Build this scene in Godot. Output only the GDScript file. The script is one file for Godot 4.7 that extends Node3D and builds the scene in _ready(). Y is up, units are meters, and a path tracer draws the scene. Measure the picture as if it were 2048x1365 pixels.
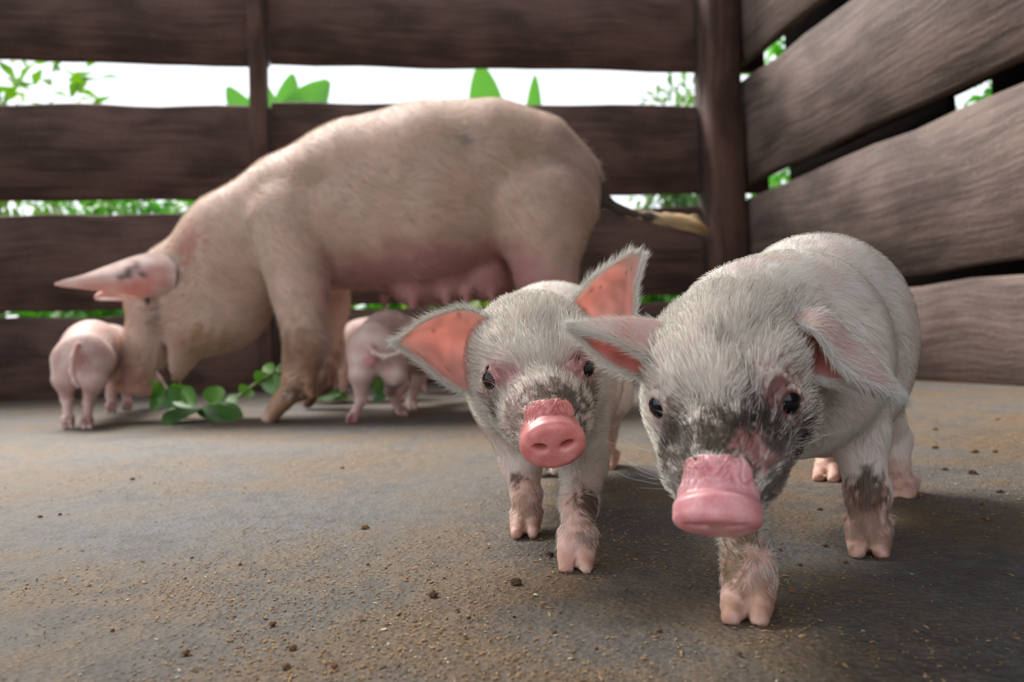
extends Node3D
# A sow and her piglets in a timber pen on a concrete floor.

var rng := RandomNumberGenerator.new()
var noise := FastNoiseLite.new()
var M := {}
var taken := {}
const ROOF_Y := 2.3  # overhead sheet, unseen, sized to shade the foreground
const ROOF_W := 5.4
const ROOF_D := 3.0
const ROOF_X := 0.3
const ROOF_Z := -0.35

func _ready() -> void:
	rng.seed = 11
	noise.seed = 5
	noise.noise_type = FastNoiseLite.TYPE_SIMPLEX_SMOOTH
	noise.frequency = 1.0
	noise.fractal_type = FastNoiseLite.FRACTAL_NONE
	# ---- camera
	var cam := Camera3D.new()
	cam.name = "camera"
	cam.position = Vector3(0, 0.125, 0)
	cam.rotation = Vector3(0.0091, 0, -0.03499)
	var att := CameraAttributesPhysical.new()
	att.frustum_focal_length = 40.85
	att.frustum_focus_distance = 0.44
	att.exposure_aperture = 13.0
	att.frustum_near = 0.02
	att.frustum_far = 200.0
	cam.attributes = att
	cam.fov = 46.40
	cam.near = 0.02
	cam.far = 200.0
	add_child(cam)
	cam.current = true
	# ---- overcast sky
	var env := Environment.new()
	env.background_mode = Environment.BG_SKY
	var sky := Sky.new()
	var sm := ProceduralSkyMaterial.new()
	sm.sky_top_color = Color(0.93, 0.96, 1.0)
	sm.sky_horizon_color = Color(1.0, 1.0, 1.0)
	sm.ground_bottom_color = Color(0.22, 0.24, 0.16)
	sm.ground_horizon_color = Color(0.42, 0.44, 0.36)
	sm.sky_energy_multiplier = 1.0
	sky.sky_material = sm
	env.sky = sky
	env.background_energy_multiplier = 1.25
	env.tonemap_mode = Environment.TONE_MAPPER_LINEAR
	env.tonemap_exposure = 1.3
	env.sdfgi_enabled = true
	env.ssao_enabled = true
	env.ssil_enabled = true
	var we := WorldEnvironment.new()
	we.name = "environment"
	we.environment = env
	add_child(we)
	# ---- the brightest part of the cloud cover, behind and above the far wall
	var sun := DirectionalLight3D.new()
	sun.name = "veiled_sun"
	sun.light_energy = 1.75
	sun.light_color = Color(1.0, 0.985, 0.96)
	sun.light_angular_distance = 28.0
	sun.shadow_enabled = true
	sun.look_at_from_position(Vector3.ZERO, Vector3(0.55, -1.0, 0.62), Vector3.UP)
	add_child(sun)
	# ---- scene
	make_materials()
	build_setting()
	build_outside()
	build_pigs()
	build_floor_bits()

func lin(r: float, g: float, b: float) -> Color:
	return Color(r / 255.0, g / 255.0, b / 255.0).srgb_to_linear()

func numbered(called: String) -> String:
	var n: int = taken.get(called, 0)
	taken[called] = n + 1
	return called if n == 0 else "%s_%03d" % [called, n]

func tag(o: Node, label: String, category := "", group := "", kind := "") -> void:
	if label: o.set_meta("label", label)
	if category: o.set_meta("category", category)
	if group: o.set_meta("group", group)
	if kind: o.set_meta("kind", kind)

func base(called: String, at := Vector3.ZERO) -> Node3D:
	var o := Node3D.new()
	o.name = numbered(called)
	o.position = at
	add_child(o)
	return o

func put(parent: Node, called: String, mesh: Mesh, mat: Material = null) -> MeshInstance3D:
	var o := MeshInstance3D.new()
	o.name = numbered(called) if parent == self else called
	o.mesh = mesh
	if mat: o.material_override = mat
	parent.add_child(o, true)
	return o

func tex(im: Image) -> ImageTexture:
	return ImageTexture.create_from_image(im)

# value noise in several octaves, -1..1
func fbm(x: float, y: float, z: float, oct := 3) -> float:
	var s := 0.0
	var a := 0.5
	for i in oct:
		s += a * noise.get_noise_3d(x, y, z)
		x *= 2.03; y *= 2.03; z *= 2.03
		a *= 0.5
	return s

func plain(c: Color, rough := 0.8) -> StandardMaterial3D:
	var m := StandardMaterial3D.new()
	m.albedo_color = c
	m.roughness = rough
	return m

func make_materials() -> void:
	# weathered plank: grain along u, stains and scuffs on top
	var w := 1024
	var h := 512
	var im := Image.create(w, h, false, Image.FORMAT_RGB8)
	var hm := Image.create(w, h, false, Image.FORMAT_L8)
	var c0 := Color8(90, 75, 70)
	var c1 := Color8(124, 105, 97)
	var c2 := Color8(58, 46, 40)
	for y in h:
		for x in w:
			var u := x / 1024.0
			var v := y / 512.0
			# wrap along both sides by walking a torus-like path
			var cu := cos(u * TAU) * 0.9
			var su := sin(u * TAU) * 0.9
			var warp := noise.get_noise_3d(cu * 0.7, su * 0.7, v * 1.5) * 0.025
			var g := noise.get_noise_3d(cu * 0.9, su * 0.9, (v + warp) * 34.0)
			var fine := noise.get_noise_3d(cu * 5.0 + 4.0, su * 5.0, (v + warp) * 120.0)
			var blot := fbm(cu * 0.8 + 9.0, su * 0.8, v * 3.0, 3)
			var scuff := noise.get_noise_3d(cu * 14.0, su * 14.0, v * 9.0)
			var speck := noise.get_noise_3d(cu * 30.0, su * 30.0, v * 34.0)
			var t := clampf(0.45 + 0.24 * g + 0.14 * fine + 0.55 * blot + 0.10 * scuff, 0.0, 1.0)
			var c := c0.lerp(c1, t)
			c = c.lerp(c2, clampf(0.12 - blot * 0.9 - g * 0.22, 0.0, 0.5))
			if speck > 0.5: c = c.lerp(Color8(160, 134, 110), (speck - 0.5) * 0.9)
			im.set_pixel(x, y, c)
			var hv := 0.5 + 0.22 * g + 0.2 * fine + 0.1 * speck
			hm.set_pixel(x, y, Color(hv, hv, hv))
	var m := StandardMaterial3D.new()
	m.albedo_texture = tex(im)
	m.roughness = 0.78
	m.metallic_specular = 0.4
	m.heightmap_enabled = true
	m.heightmap_texture = tex(hm)
	m.heightmap_scale = 0.25
	M.wood = m
	var mp: StandardMaterial3D = m.duplicate()
	mp.albedo_color = Color8(225, 200, 190)
	M.post = mp
	var md: StandardMaterial3D = m.duplicate()
	md.albedo_color = Color8(190, 178, 172)
	M.wood_dark = md
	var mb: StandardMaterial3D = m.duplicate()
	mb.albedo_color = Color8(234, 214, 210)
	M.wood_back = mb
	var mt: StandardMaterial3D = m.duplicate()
	mt.albedo_color = Color8(44, 40, 39)  # near-black tint: the darkness of the gaps put into the colour
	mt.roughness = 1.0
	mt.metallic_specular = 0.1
	M.shade_black = mt
	# concrete under a film of dung and bran
	var n := 1024
	im = Image.create(n, n, false, Image.FORMAT_RGB8)
	hm = Image.create(n, n, false, Image.FORMAT_L8)
	for y in n:
		for x in n:
			var u := x / 1024.0
			var v := y / 1024.0
			var a := seamless(u, v, 3.0, 0.0)
			var b := seamless(u, v, 9.0, 7.0)
			var d := seamless(u, v, 40.0, 3.0)
			var e := seamless(u, v, 180.0, 11.0)
			var film := clampf(0.45 + a * 0.7 + b * 0.5 + d * 0.2, 0.0, 1.0)
			var c := Color8(97, 95, 93).lerp(Color8(101, 84, 66), film)
			c = c.lerp(Color8(74, 66, 60), clampf(0.02 - b * 0.45 - d * 0.35, 0.0, 0.5))
			var gr := rng.randf()
			c = c.lerp(Color8(158, 128, 90), clampf(gr * 1.5 - 1.05 + d * 0.3, 0.0, 0.7) * film)
			if gr < 0.12: c = c.lerp(Color8(50, 42, 36), 0.35)
			var k := 1.0 + 0.10 * e + 0.10 * (gr - 0.5)
			im.set_pixel(x, y, Color(c.r * k, c.g * k, c.b * k))
			var hv := clampf(0.5 + 0.2 * d + 0.12 * e + 0.1 * b + 0.12 * (gr - 0.5), 0.0, 1.0)
			hm.set_pixel(x, y, Color(hv, hv, hv))
	m = StandardMaterial3D.new()
	m.albedo_texture = tex(im)
	m.roughness = 0.72
	m.metallic_specular = 0.42
	m.uv1_triplanar = true
	m.uv1_world_triplanar = true
	m.uv1_scale = Vector3(1.35, 1.35, 1.35)
	m.heightmap_enabled = true
	m.heightmap_texture = tex(hm)
	m.heightmap_scale = 0.3
	M.floor = m
	M.ground = plain(Color8(92, 96, 62), 0.95)

func seamless(u: float, v: float, f: float, o: float) -> float:
	# two looks at the noise blended so that the picture tiles
	var a := noise.get_noise_3d(u * f, v * f, o)
	var b := noise.get_noise_3d((u - 1.0) * f, v * f, o)
	var c := noise.get_noise_3d(u * f, (v - 1.0) * f, o)
	var d := noise.get_noise_3d((u - 1.0) * f, (v - 1.0) * f, o)
	var s := smoothstep(0.8, 1.0, u)
	var t := smoothstep(0.8, 1.0, v)
	return lerpf(lerpf(a, b, s), lerpf(c, d, s), t)

# ------------------------------------------------------------------ timber
# A sawn board along +x from the origin: length l, height hh (y from 0), thickness t (z from 0 to -t), edges a little uneven.
func board(l: float, hh: float, t: float, sd: float, rough := 0.004, segs := 24) -> ArrayMesh:
	var st := SurfaceTool.new()
	st.begin(Mesh.PRIMITIVE_TRIANGLES)
	var bv := 0.006
	var ring := [Vector2(0, bv), Vector2(0, hh * 0.5), Vector2(0, hh - bv), Vector2(-bv, hh), Vector2(-t + bv, hh), Vector2(-t, hh - bv), Vector2(-t, bv), Vector2(-t + bv, 0), Vector2(-bv, 0)]
	var vs := [bv, hh * 0.5, hh - bv, hh, hh + t, hh + t + bv, hh * 2 + t, hh * 2 + t + bv, hh * 2 + t * 2]
	var n := ring.size()
	for i in segs + 1:
		var x := l * i / segs
		for j in n + 1:
			var r: Vector2 = ring[j % n]
			var e := rough * 1.6 * noise.get_noise_3d(x * 3.0 + sd, r.y * 6.0, sd * 3.1)
			var y := r.y + (e if r.y > hh * 0.5 else -e * 0.7 if r.y < hh * 0.5 else 0.0) * 1.2
			var z := r.x + rough * 0.6 * noise.get_noise_3d(x * 2.0, r.y * 5.0 + sd, sd + 9.0)
			var v: float = vs[j] if j < n else hh * 2 + t * 2 + bv
			st.set_uv(Vector2(x / 1.6 + sd * 0.37, v / 0.62 + sd * 0.73))
			st.add_vertex(Vector3(x, y, z))
	for i in segs:
		for j in n:
			var a := i * (n + 1) + j
			var b := a + n + 1
			st.add_index(a); st.add_index(b + 1); st.add_index(b)
			st.add_index(a); st.add_index(a + 1); st.add_index(b + 1)
	st.generate_normals()
	var m := st.commit()
	# end caps
	st = SurfaceTool.new()
	st.begin(Mesh.PRIMITIVE_TRIANGLES)
	for e in 2:
		var x := l * e
		for j in range(1, n - 1):
			var tri := [ring[0], ring[j], ring[j + 1]]
			if e == 0: tri.reverse()
			for r in tri:
				st.set_uv(Vector2(r.x / 0.5 + sd, r.y / 0.62))
				st.set_normal(Vector3(1 if e else -1, 0, 0))
				st.add_vertex(Vector3(x, r.y, r.x))
	st.commit(m)
	return m

func plank(parent: Node3D, called: String, from: Vector3, along: Vector3, l: float, hh: float, t: float, sd: float, mat: Material, drop := 0.0, rough := 0.004) -> void:
	var o := put(parent, called, board(l, hh, t, sd, rough), mat)
	var x := along.normalized()
	x = (x + Vector3.UP * drop).normalized()
	var z := x.cross(Vector3.UP).normalized()
	var y := z.cross(x)
	o.transform = Transform3D(Basis(x, y, z), from)

# an upright square post: board() turned on end
func upright(parent: Node3D, called: String, foot: Vector3, face: Vector3, wide: float, deep: float, high: float, sd: float, mat: Material, lean := 0.0) -> void:
	# face: horizontal direction the front looks at; foot: middle of the front bottom edge
	var o := put(parent, called, board(high, wide, deep, sd, 0.003, 16), mat)
	var z := face.normalized()
	var x := (Vector3.UP + z.cross(Vector3.UP) * lean).normalized()
	var y := z.cross(x).normalized()
	o.transform = Transform3D(Basis(x, y, z), foot - y * wide * 0.5)

func solid_box(size: Vector3) -> BoxMesh:
	var b := BoxMesh.new()
	b.size = size
	return b

func build_setting() -> void:
	# floor slab
	var fl := put(self, "floor", solid_box(Vector3(6.4, 0.12, 7.0)), M.floor)
	fl.position = Vector3(-0.6, -0.06, -0.6)
	tag(fl, "grey concrete pen floor filmed with brown bran and dirt", "floor", "", "structure")
	# far wall: planks behind two posts
	var C := Vector3(0.911, 0, -3.2)
	var A := Vector3(-1.805, 0, -2.8)
	var ub := (C - A).normalized()
	var nb := Vector3(-ub.z, 0, ub.x)       # looks into the pen
	if nb.z < 0: nb = -nb
	var wb := base("wall_back")
	tag(wb, "dark brown plank wall with open gaps behind the sow", "wall", "", "structure")
	var post_l := A + ub * 0.92             # where the slim post stands
	var left := A - ub * 1.4
	var len_l := (post_l - left).length() + 0.03
	var len_r := (C - post_l).length() + 0.12
	# left run: bottom, low, middle, upper
	var yl := [[0.0, 0.292, 0.0], [0.316, 0.340, 0.0], [0.711, 0.342, -0.004], [1.215, 0.36, -0.012]]
	for i in yl.size():
		var q: Array = yl[i]
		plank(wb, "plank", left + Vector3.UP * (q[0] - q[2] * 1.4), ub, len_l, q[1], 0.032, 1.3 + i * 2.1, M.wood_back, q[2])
	var yr := [[0.0, 0.286, 0.0], [0.313, 0.352, 0.0], [0.719, 0.350, 0.0], [1.212, 0.36, 0.0]]
	for i in yr.size():
		var q: Array = yr[i]
		var skip := 0.13 if i == 0 else 0.0
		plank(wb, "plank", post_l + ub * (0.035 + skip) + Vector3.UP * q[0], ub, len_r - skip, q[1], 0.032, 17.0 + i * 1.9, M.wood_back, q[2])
	upright(wb, "post", post_l + nb * 0.105, nb, 0.056, 0.10, 2.1, 4.4, M.post, 0.0)
	upright(wb, "post", C - ub * 0.075 + nb * 0.15, nb, 0.125, 0.145, 2.1, 7.7, M.post, 0.0)
	# black board added behind the gap beside the slim post, standing in for shade
	plank(wb, "plank", post_l - ub * 0.1 - nb * 0.12, ub, 0.6, 0.30, 0.03, 12.5, M.shade_black)
	# side wall
	var D := Vector3(1.60, 0, 1.05)
	var ur := (D - C).normalized()
	var wr := base("wall_right")
	tag(wr, "grey brown plank wall running along the side of the pen", "wall", "", "structure")
	var lr := (D - C).length() - 0.02
	var ys := [[0.0, 0.252], [0.284, 0.388], [0.733, 0.400], [1.205, 0.40]]
	for i in ys.size():
		plank(wr, "plank", C + ur * 0.03 + Vector3.UP * ys[i][0], ur, lr, ys[i][1], 0.04, 31.0 + i * 2.3, M.wood, 0.0, 0.005)
	for q in [0.02, 1.75, 3.5]:
		upright(wr, "post", C + ur * q + Vector3(-ur.z, 0, ur.x) * 0.14, Vector3(-ur.z, 0, ur.x), 0.09, 0.095, 2.3, 3.0 + q, M.wood_dark)
	# short plank wall added unseen behind the viewer to shade the right floor
	var wf := base("added_wall_front")
	tag(wf, "unseen short plank wall added to darken the near floor", "wall", "", "structure")
	for i in ys.size():
		plank(wf, "plank", Vector3(1.52, ys[i][0], 0.62), Vector3(-1, 0, 0), 0.75, ys[i][1], 0.04, 51.0 + i * 2.3, M.wood)
	# plank wall added out of view to shade the left corner
	var wl := base("added_wall_left")
	tag(wl, "unseen plank wall added to darken the left of the pen", "wall", "", "structure")
	for i in ys.size():
		plank(wl, "plank", Vector3(-2.42, ys[i][0], -0.9), Vector3(-0.06, 0, -1), 1.86, ys[i][1], 0.04, 61.0 + i * 2.3, M.wood)
	# overhead sheet added out of view, placed to shade the near floor
	var rf := base("added_roof", Vector3(0, ROOF_Y, 0))
	tag(rf, "unseen overhead sheet added to shade the near floor", "added_roof", "", "structure")
	var sheet_m := solid_box(Vector3(ROOF_W, 0.03, ROOF_D))
	var ro := put(rf, "added_roof_sheet", sheet_m, M.wood_dark)
	ro.position = Vector3(ROOF_X, 0, ROOF_Z)
	# black board wall added beyond the side wall so its gaps look dark
	var wn := base("added_backing_wall")
	tag(wn, "added black board wall that darkens the gaps of the side wall", "wall", "", "structure")
	var out := Vector3(-ur.z, 0, ur.x)
	if out.x < 0: out = -out
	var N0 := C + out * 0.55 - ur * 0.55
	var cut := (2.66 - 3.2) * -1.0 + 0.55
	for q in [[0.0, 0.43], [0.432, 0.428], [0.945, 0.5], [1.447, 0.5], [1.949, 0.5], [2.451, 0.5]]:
		plank(wn, "plank", N0 + Vector3.UP * q[0], ur, 4.6, q[1], 0.03, 70.0 + q[0] * 9.0, M.shade_black)
	plank(wn, "plank", N0 + Vector3.UP * 0.862, ur, cut, 0.082, 0.03, 91.0, M.shade_black)
	plank(wn, "plank", N0 + Vector3.UP * 0.862 + ur * (cut + 0.2), ur, 4.6 - cut - 0.2, 0.082, 0.03, 93.0, M.shade_black)
	var rn := base("added_roof", C + out * 0.27 + Vector3(0, 2.2, 0))  # cover added out of view to cut light behind the side wall
	tag(rn, "unseen cover added to keep the space behind the side wall dark", "added_roof", "", "structure")
	var lean := put(rn, "added_roof_sheet", solid_box(Vector3(0.75, 0.03, 4.9)), M.shade_black)
	lean.position = ur * 1.95
	lean.rotation.y = atan2(ur.x, ur.z)
	for q in [[1.63, 0.28], [1.93, 0.27]]:
		plank(wr, "plank", C + ur * 0.03 + Vector3.UP * q[0], ur, lr, q[1], 0.04, 41.0 + q[0], M.wood, 0.0, 0.005)

# ------------------------------------------------------------------ outside the pen
func leaf_mat(c: Color) -> StandardMaterial3D:
	var m := plain(c, 0.45)
	m.vertex_color_use_as_albedo = true
	m.backlight_enabled = true
	m.backlight = Color(0.85, 0.95, 0.5)
	return m

# a leaf blade folded along its midrib, from the origin along d, its face looking along n
func blade(v: PackedVector3Array, n: PackedVector3Array, c: PackedColorArray, t: PackedInt32Array, p: Vector3, d: Vector3, up: Vector3, l: float, w: float, col: Color, droop := 0.3, parts := 3) -> void:
	var s := d.cross(up).normalized()
	up = s.cross(d).normalized()
	var k := v.size()
	for i in parts + 1:
		var x := float(i) / parts
		var hw := w * 0.5 * pow(sin(PI * clampf(x * 0.92 + 0.06, 0.0, 1.0)), 0.7)
		var q := p + d * (l * x) - up * (droop * l * x * x)
		for j in 3:
			v.append(q + s * ((j - 1) * hw) + up * (absf(j - 1.0) * hw * 0.35))
			n.append((up - s * ((j - 1) * 0.35)).normalized())
			c.append(col)
	for i in parts:
		for j in 2:
			var a := k + i * 3 + j
			t.append_array([a, a + 3, a + 1, a + 1, a + 3, a + 4])

func shrub(label: String, at: Vector3, size: Vector3, count: int, leaf: float, col: Color, seed: int, group := "", called := "shrub") -> void:
	var root := base(called, at)
	tag(root, label, "bush" if called == "shrub" else "tree", group)
	var r := RandomNumberGenerator.new()
	r.seed = seed
	var v := PackedVector3Array()
	var n := PackedVector3Array()
	var c := PackedColorArray()
	var t := PackedInt32Array()
	for i in count:
		var d := Vector3(r.randfn(), r.randfn(), r.randfn()).normalized()
		var rad := pow(r.randf(), 0.45)
		var p := Vector3(d.x * size.x * 0.5, d.y * size.y * 0.5, d.z * size.z * 0.5) * rad
		p.y += size.y * 0.5
		if called == "tree": p.y += size.y * 0.35
		var k := col.lerp(lin(150, 190, 60), r.randf() * r.randf() * 0.6).lerp(lin(40, 90, 40), r.randf() * 0.35)
		blade(v, n, c, t, p, (d + Vector3(r.randfn(), r.randfn() - 0.5, r.randfn()) * 0.6).normalized(), Vector3(r.randfn() * 0.3, 1, r.randfn() * 0.3).normalized(), leaf * r.randf_range(0.6, 1.3), leaf * 0.5, k, 0.3, 2)
	var m := ArrayMesh.new()
	add_surface(m, v, n, c, t, M.leaf)
	var o := put(root, "foliage", m)
	o.set_meta("kind", "stuff")
	var st := SurfaceTool.new()
	st.begin(Mesh.PRIMITIVE_TRIANGLES)
	var cy := CylinderMesh.new()
	cy.top_radius = size.x * 0.02
	cy.bottom_radius = size.x * 0.035
	cy.height = size.y * 0.8
	var tr := put(root, "stem" if called == "shrub" else "trunk", cy, M.bark)
	tr.position = Vector3(0, size.y * 0.36, 0)

func banana(at: Vector3, leaves: Array, label: String) -> void:
	# leaves: [[root height, direction, length, width, droop], ...]
	var root := base("banana_plant", at)
	tag(root, label, "plant", "banana plants beyond the far wall")
	var cy := CylinderMesh.new()
	cy.top_radius = 0.05
	cy.bottom_radius = 0.09
	cy.height = leaves[0][0].y + 0.2
	var tr := put(root, "stem", cy, M.banana_stem)
	tr.position = Vector3(0, cy.height * 0.5 - 0.06, 0)
	for q in leaves:
		var v := PackedVector3Array()
		var n := PackedVector3Array()
		var c := PackedColorArray()
		var t := PackedInt32Array()
		var d: Vector3 = q[1] - q[0]
		blade(v, n, c, t, q[0] - at, d.normalized(), q[3], d.length(), q[2], lin(100, 160, 70), q[4], 10)
		var m := ArrayMesh.new()
		add_surface(m, v, n, c, t, M.leaf)
		put(root, "leaf", m)

func build_outside() -> void:
	M.leaf = leaf_mat(Color.WHITE)
	M.bark = plain(Color8(96, 84, 70), 0.9)
	M.banana_stem = plain(Color8(150, 170, 90), 0.6)
	var g := put(self, "ground", solid_box(Vector3(60, 0.1, 60)), M.ground)
	g.position = Vector3(0, -0.18, -10)
	tag(g, "green and brown earth outside the pen", "ground", "", "structure")
	var grp := "shrubs beyond the far wall"
	var i := 0
	for q in [[-4.9, -6.1, 1.2, 2.0], [-4.0, -8.0, 1.4, 2.45], [-2.05, -6.1, 1.2, 1.95], [-0.95, -8.0, 1.3, 1.8], [0.75, -6.5, 1.1, 0.95], [1.3, -8.0, 1.2, 1.05], [3.2, -7.9, 1.2, 1.7], [4.6, -7.0, 1.3, 1.6]]:
		shrub("leafy green shrub filling the low gaps of the far wall", Vector3(q[0], -0.13, q[1]), Vector3(q[2], q[3], 1.3), 1300, 0.17, lin(84, 160, 56), 60 + i, grp)
		i += 1
	i = 0
	for x in [-3.35, -2.3, -1.25, -0.25, 0.75]:
		shrub("low broad-leaved green plant growing close behind the far wall", Vector3(x, -0.13, -4.35), Vector3(0.75, 0.82, 0.5), 420, 0.15, lin(88, 168, 58) if i != 3 else lin(150, 170, 56), 120 + i, "low plants close behind the far wall")
		i += 1
	shrub("yellow-green leafy tree top beyond the far wall's slim post side", Vector3(-3.35, 0, -5.2), Vector3(1.5, 1.9, 1.2), 500, 0.15, lin(120, 160, 50), 81, "", "tree")
	shrub("grey-green feathery tree beyond the corner post", Vector3(2.12, 0, -9.7), Vector3(1.2, 2.5, 0.9), 1500, 0.14, lin(120, 146, 120), 82, "", "tree")
	shrub("bright green bush beyond the added board wall", Vector3(3.4, -0.13, -4.6), Vector3(1.8, 2.6, 1.8), 1600, 0.14, lin(96, 180, 60), 83)
	shrub("bright green bush past the end of the added board wall", Vector3(2.3, -0.13, -5.9), Vector3(1.1, 3.0, 1.1), 1400, 0.14, lin(96, 180, 60), 84)
	banana(Vector3(-1.55, 0, -5.2), [[Vector3(-1.4930, 1.3785, -5.2000), Vector3(-1.1350, 1.8967, -5.1000), 0.36, Vector3(-0.3, 0.2, 1), 0.05], [Vector3(-1.5093, 1.3791, -5.2000), Vector3(-1.6053, 1.9570, -5.2000), 0.22, Vector3(0.1, 0.2, 1), 0.02], [Vector3(-1.5104, 1.3463, -5.2000), Vector3(-1.8035, 1.9081, -5.2000), 0.20, Vector3(0.3, 0.2, 1), 0.02], [Vector3(-1.4766, 1.3779, -5.2000), Vector3(-1.3887, 1.9897, -5.2500), 0.2, Vector3(0, 0.2, 1), 0.0], [Vector3(-1.4777, 1.3451, -5.2000), Vector3(-1.1151, 1.7220, -5.1000), 0.2, Vector3(0, 0.6, 1), 0.2]], "banana plant with broad leaves beside the slim post")
	banana(Vector3(-0.22, 0, -5.2), [[Vector3(-0.0872, 1.3292, -5.2000), Vector3(-0.1459, 1.9945, -5.2000), 0.24, Vector3(0.2, 0.1, 1), 0.0], [Vector3(-0.0883, 1.2964, -5.2000), Vector3(0.1672, 1.5827, -5.2000), 0.2, Vector3(0, 0.5, 1), 0.3]], "banana plant with one upright leaf above the sow's back")
	banana(Vector3(0.13, 0, -5.6), [[Vector3(0.1843, 1.4120, -5.6000), Vector3(0.2278, 2.0469, -5.6000), 0.12, Vector3(0, 0.1, 1), 0.0]], "banana shoot with a rolled young leaf above the sow's rump")

# ------------------------------------------------------------------ what lies on the floor
func lump(r: RandomNumberGenerator, size: float, flat: float) -> ArrayMesh:
	var sp := SphereMesh.new()
	sp.radius = size
	sp.height = size * 2.0
	sp.radial_segments = 14
	sp.rings = 8
	var a := sp.get_mesh_arrays()
	var v: PackedVector3Array = a[Mesh.ARRAY_VERTEX]
	var off := Vector3(r.randf(), r.randf(), r.randf()) * 50.0
	for i in v.size():
		var d := v[i] / size
		var k := 1.0 + 0.55 * noise.get_noise_3dv(d * 1.6 + off) + 0.4 * noise.get_noise_3dv(d * 4.5 + off)
		v[i] = Vector3(v[i].x, v[i].y * flat, v[i].z) * k
	var m := ArrayMesh.new()
	var st := SurfaceTool.new()
	st.begin(Mesh.PRIMITIVE_TRIANGLES)
	var idx: PackedInt32Array = a[Mesh.ARRAY_INDEX]
	for i in idx: st.add_vertex(v[i])
	st.index()
	st.generate_normals()
	return st.commit(m)

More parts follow.
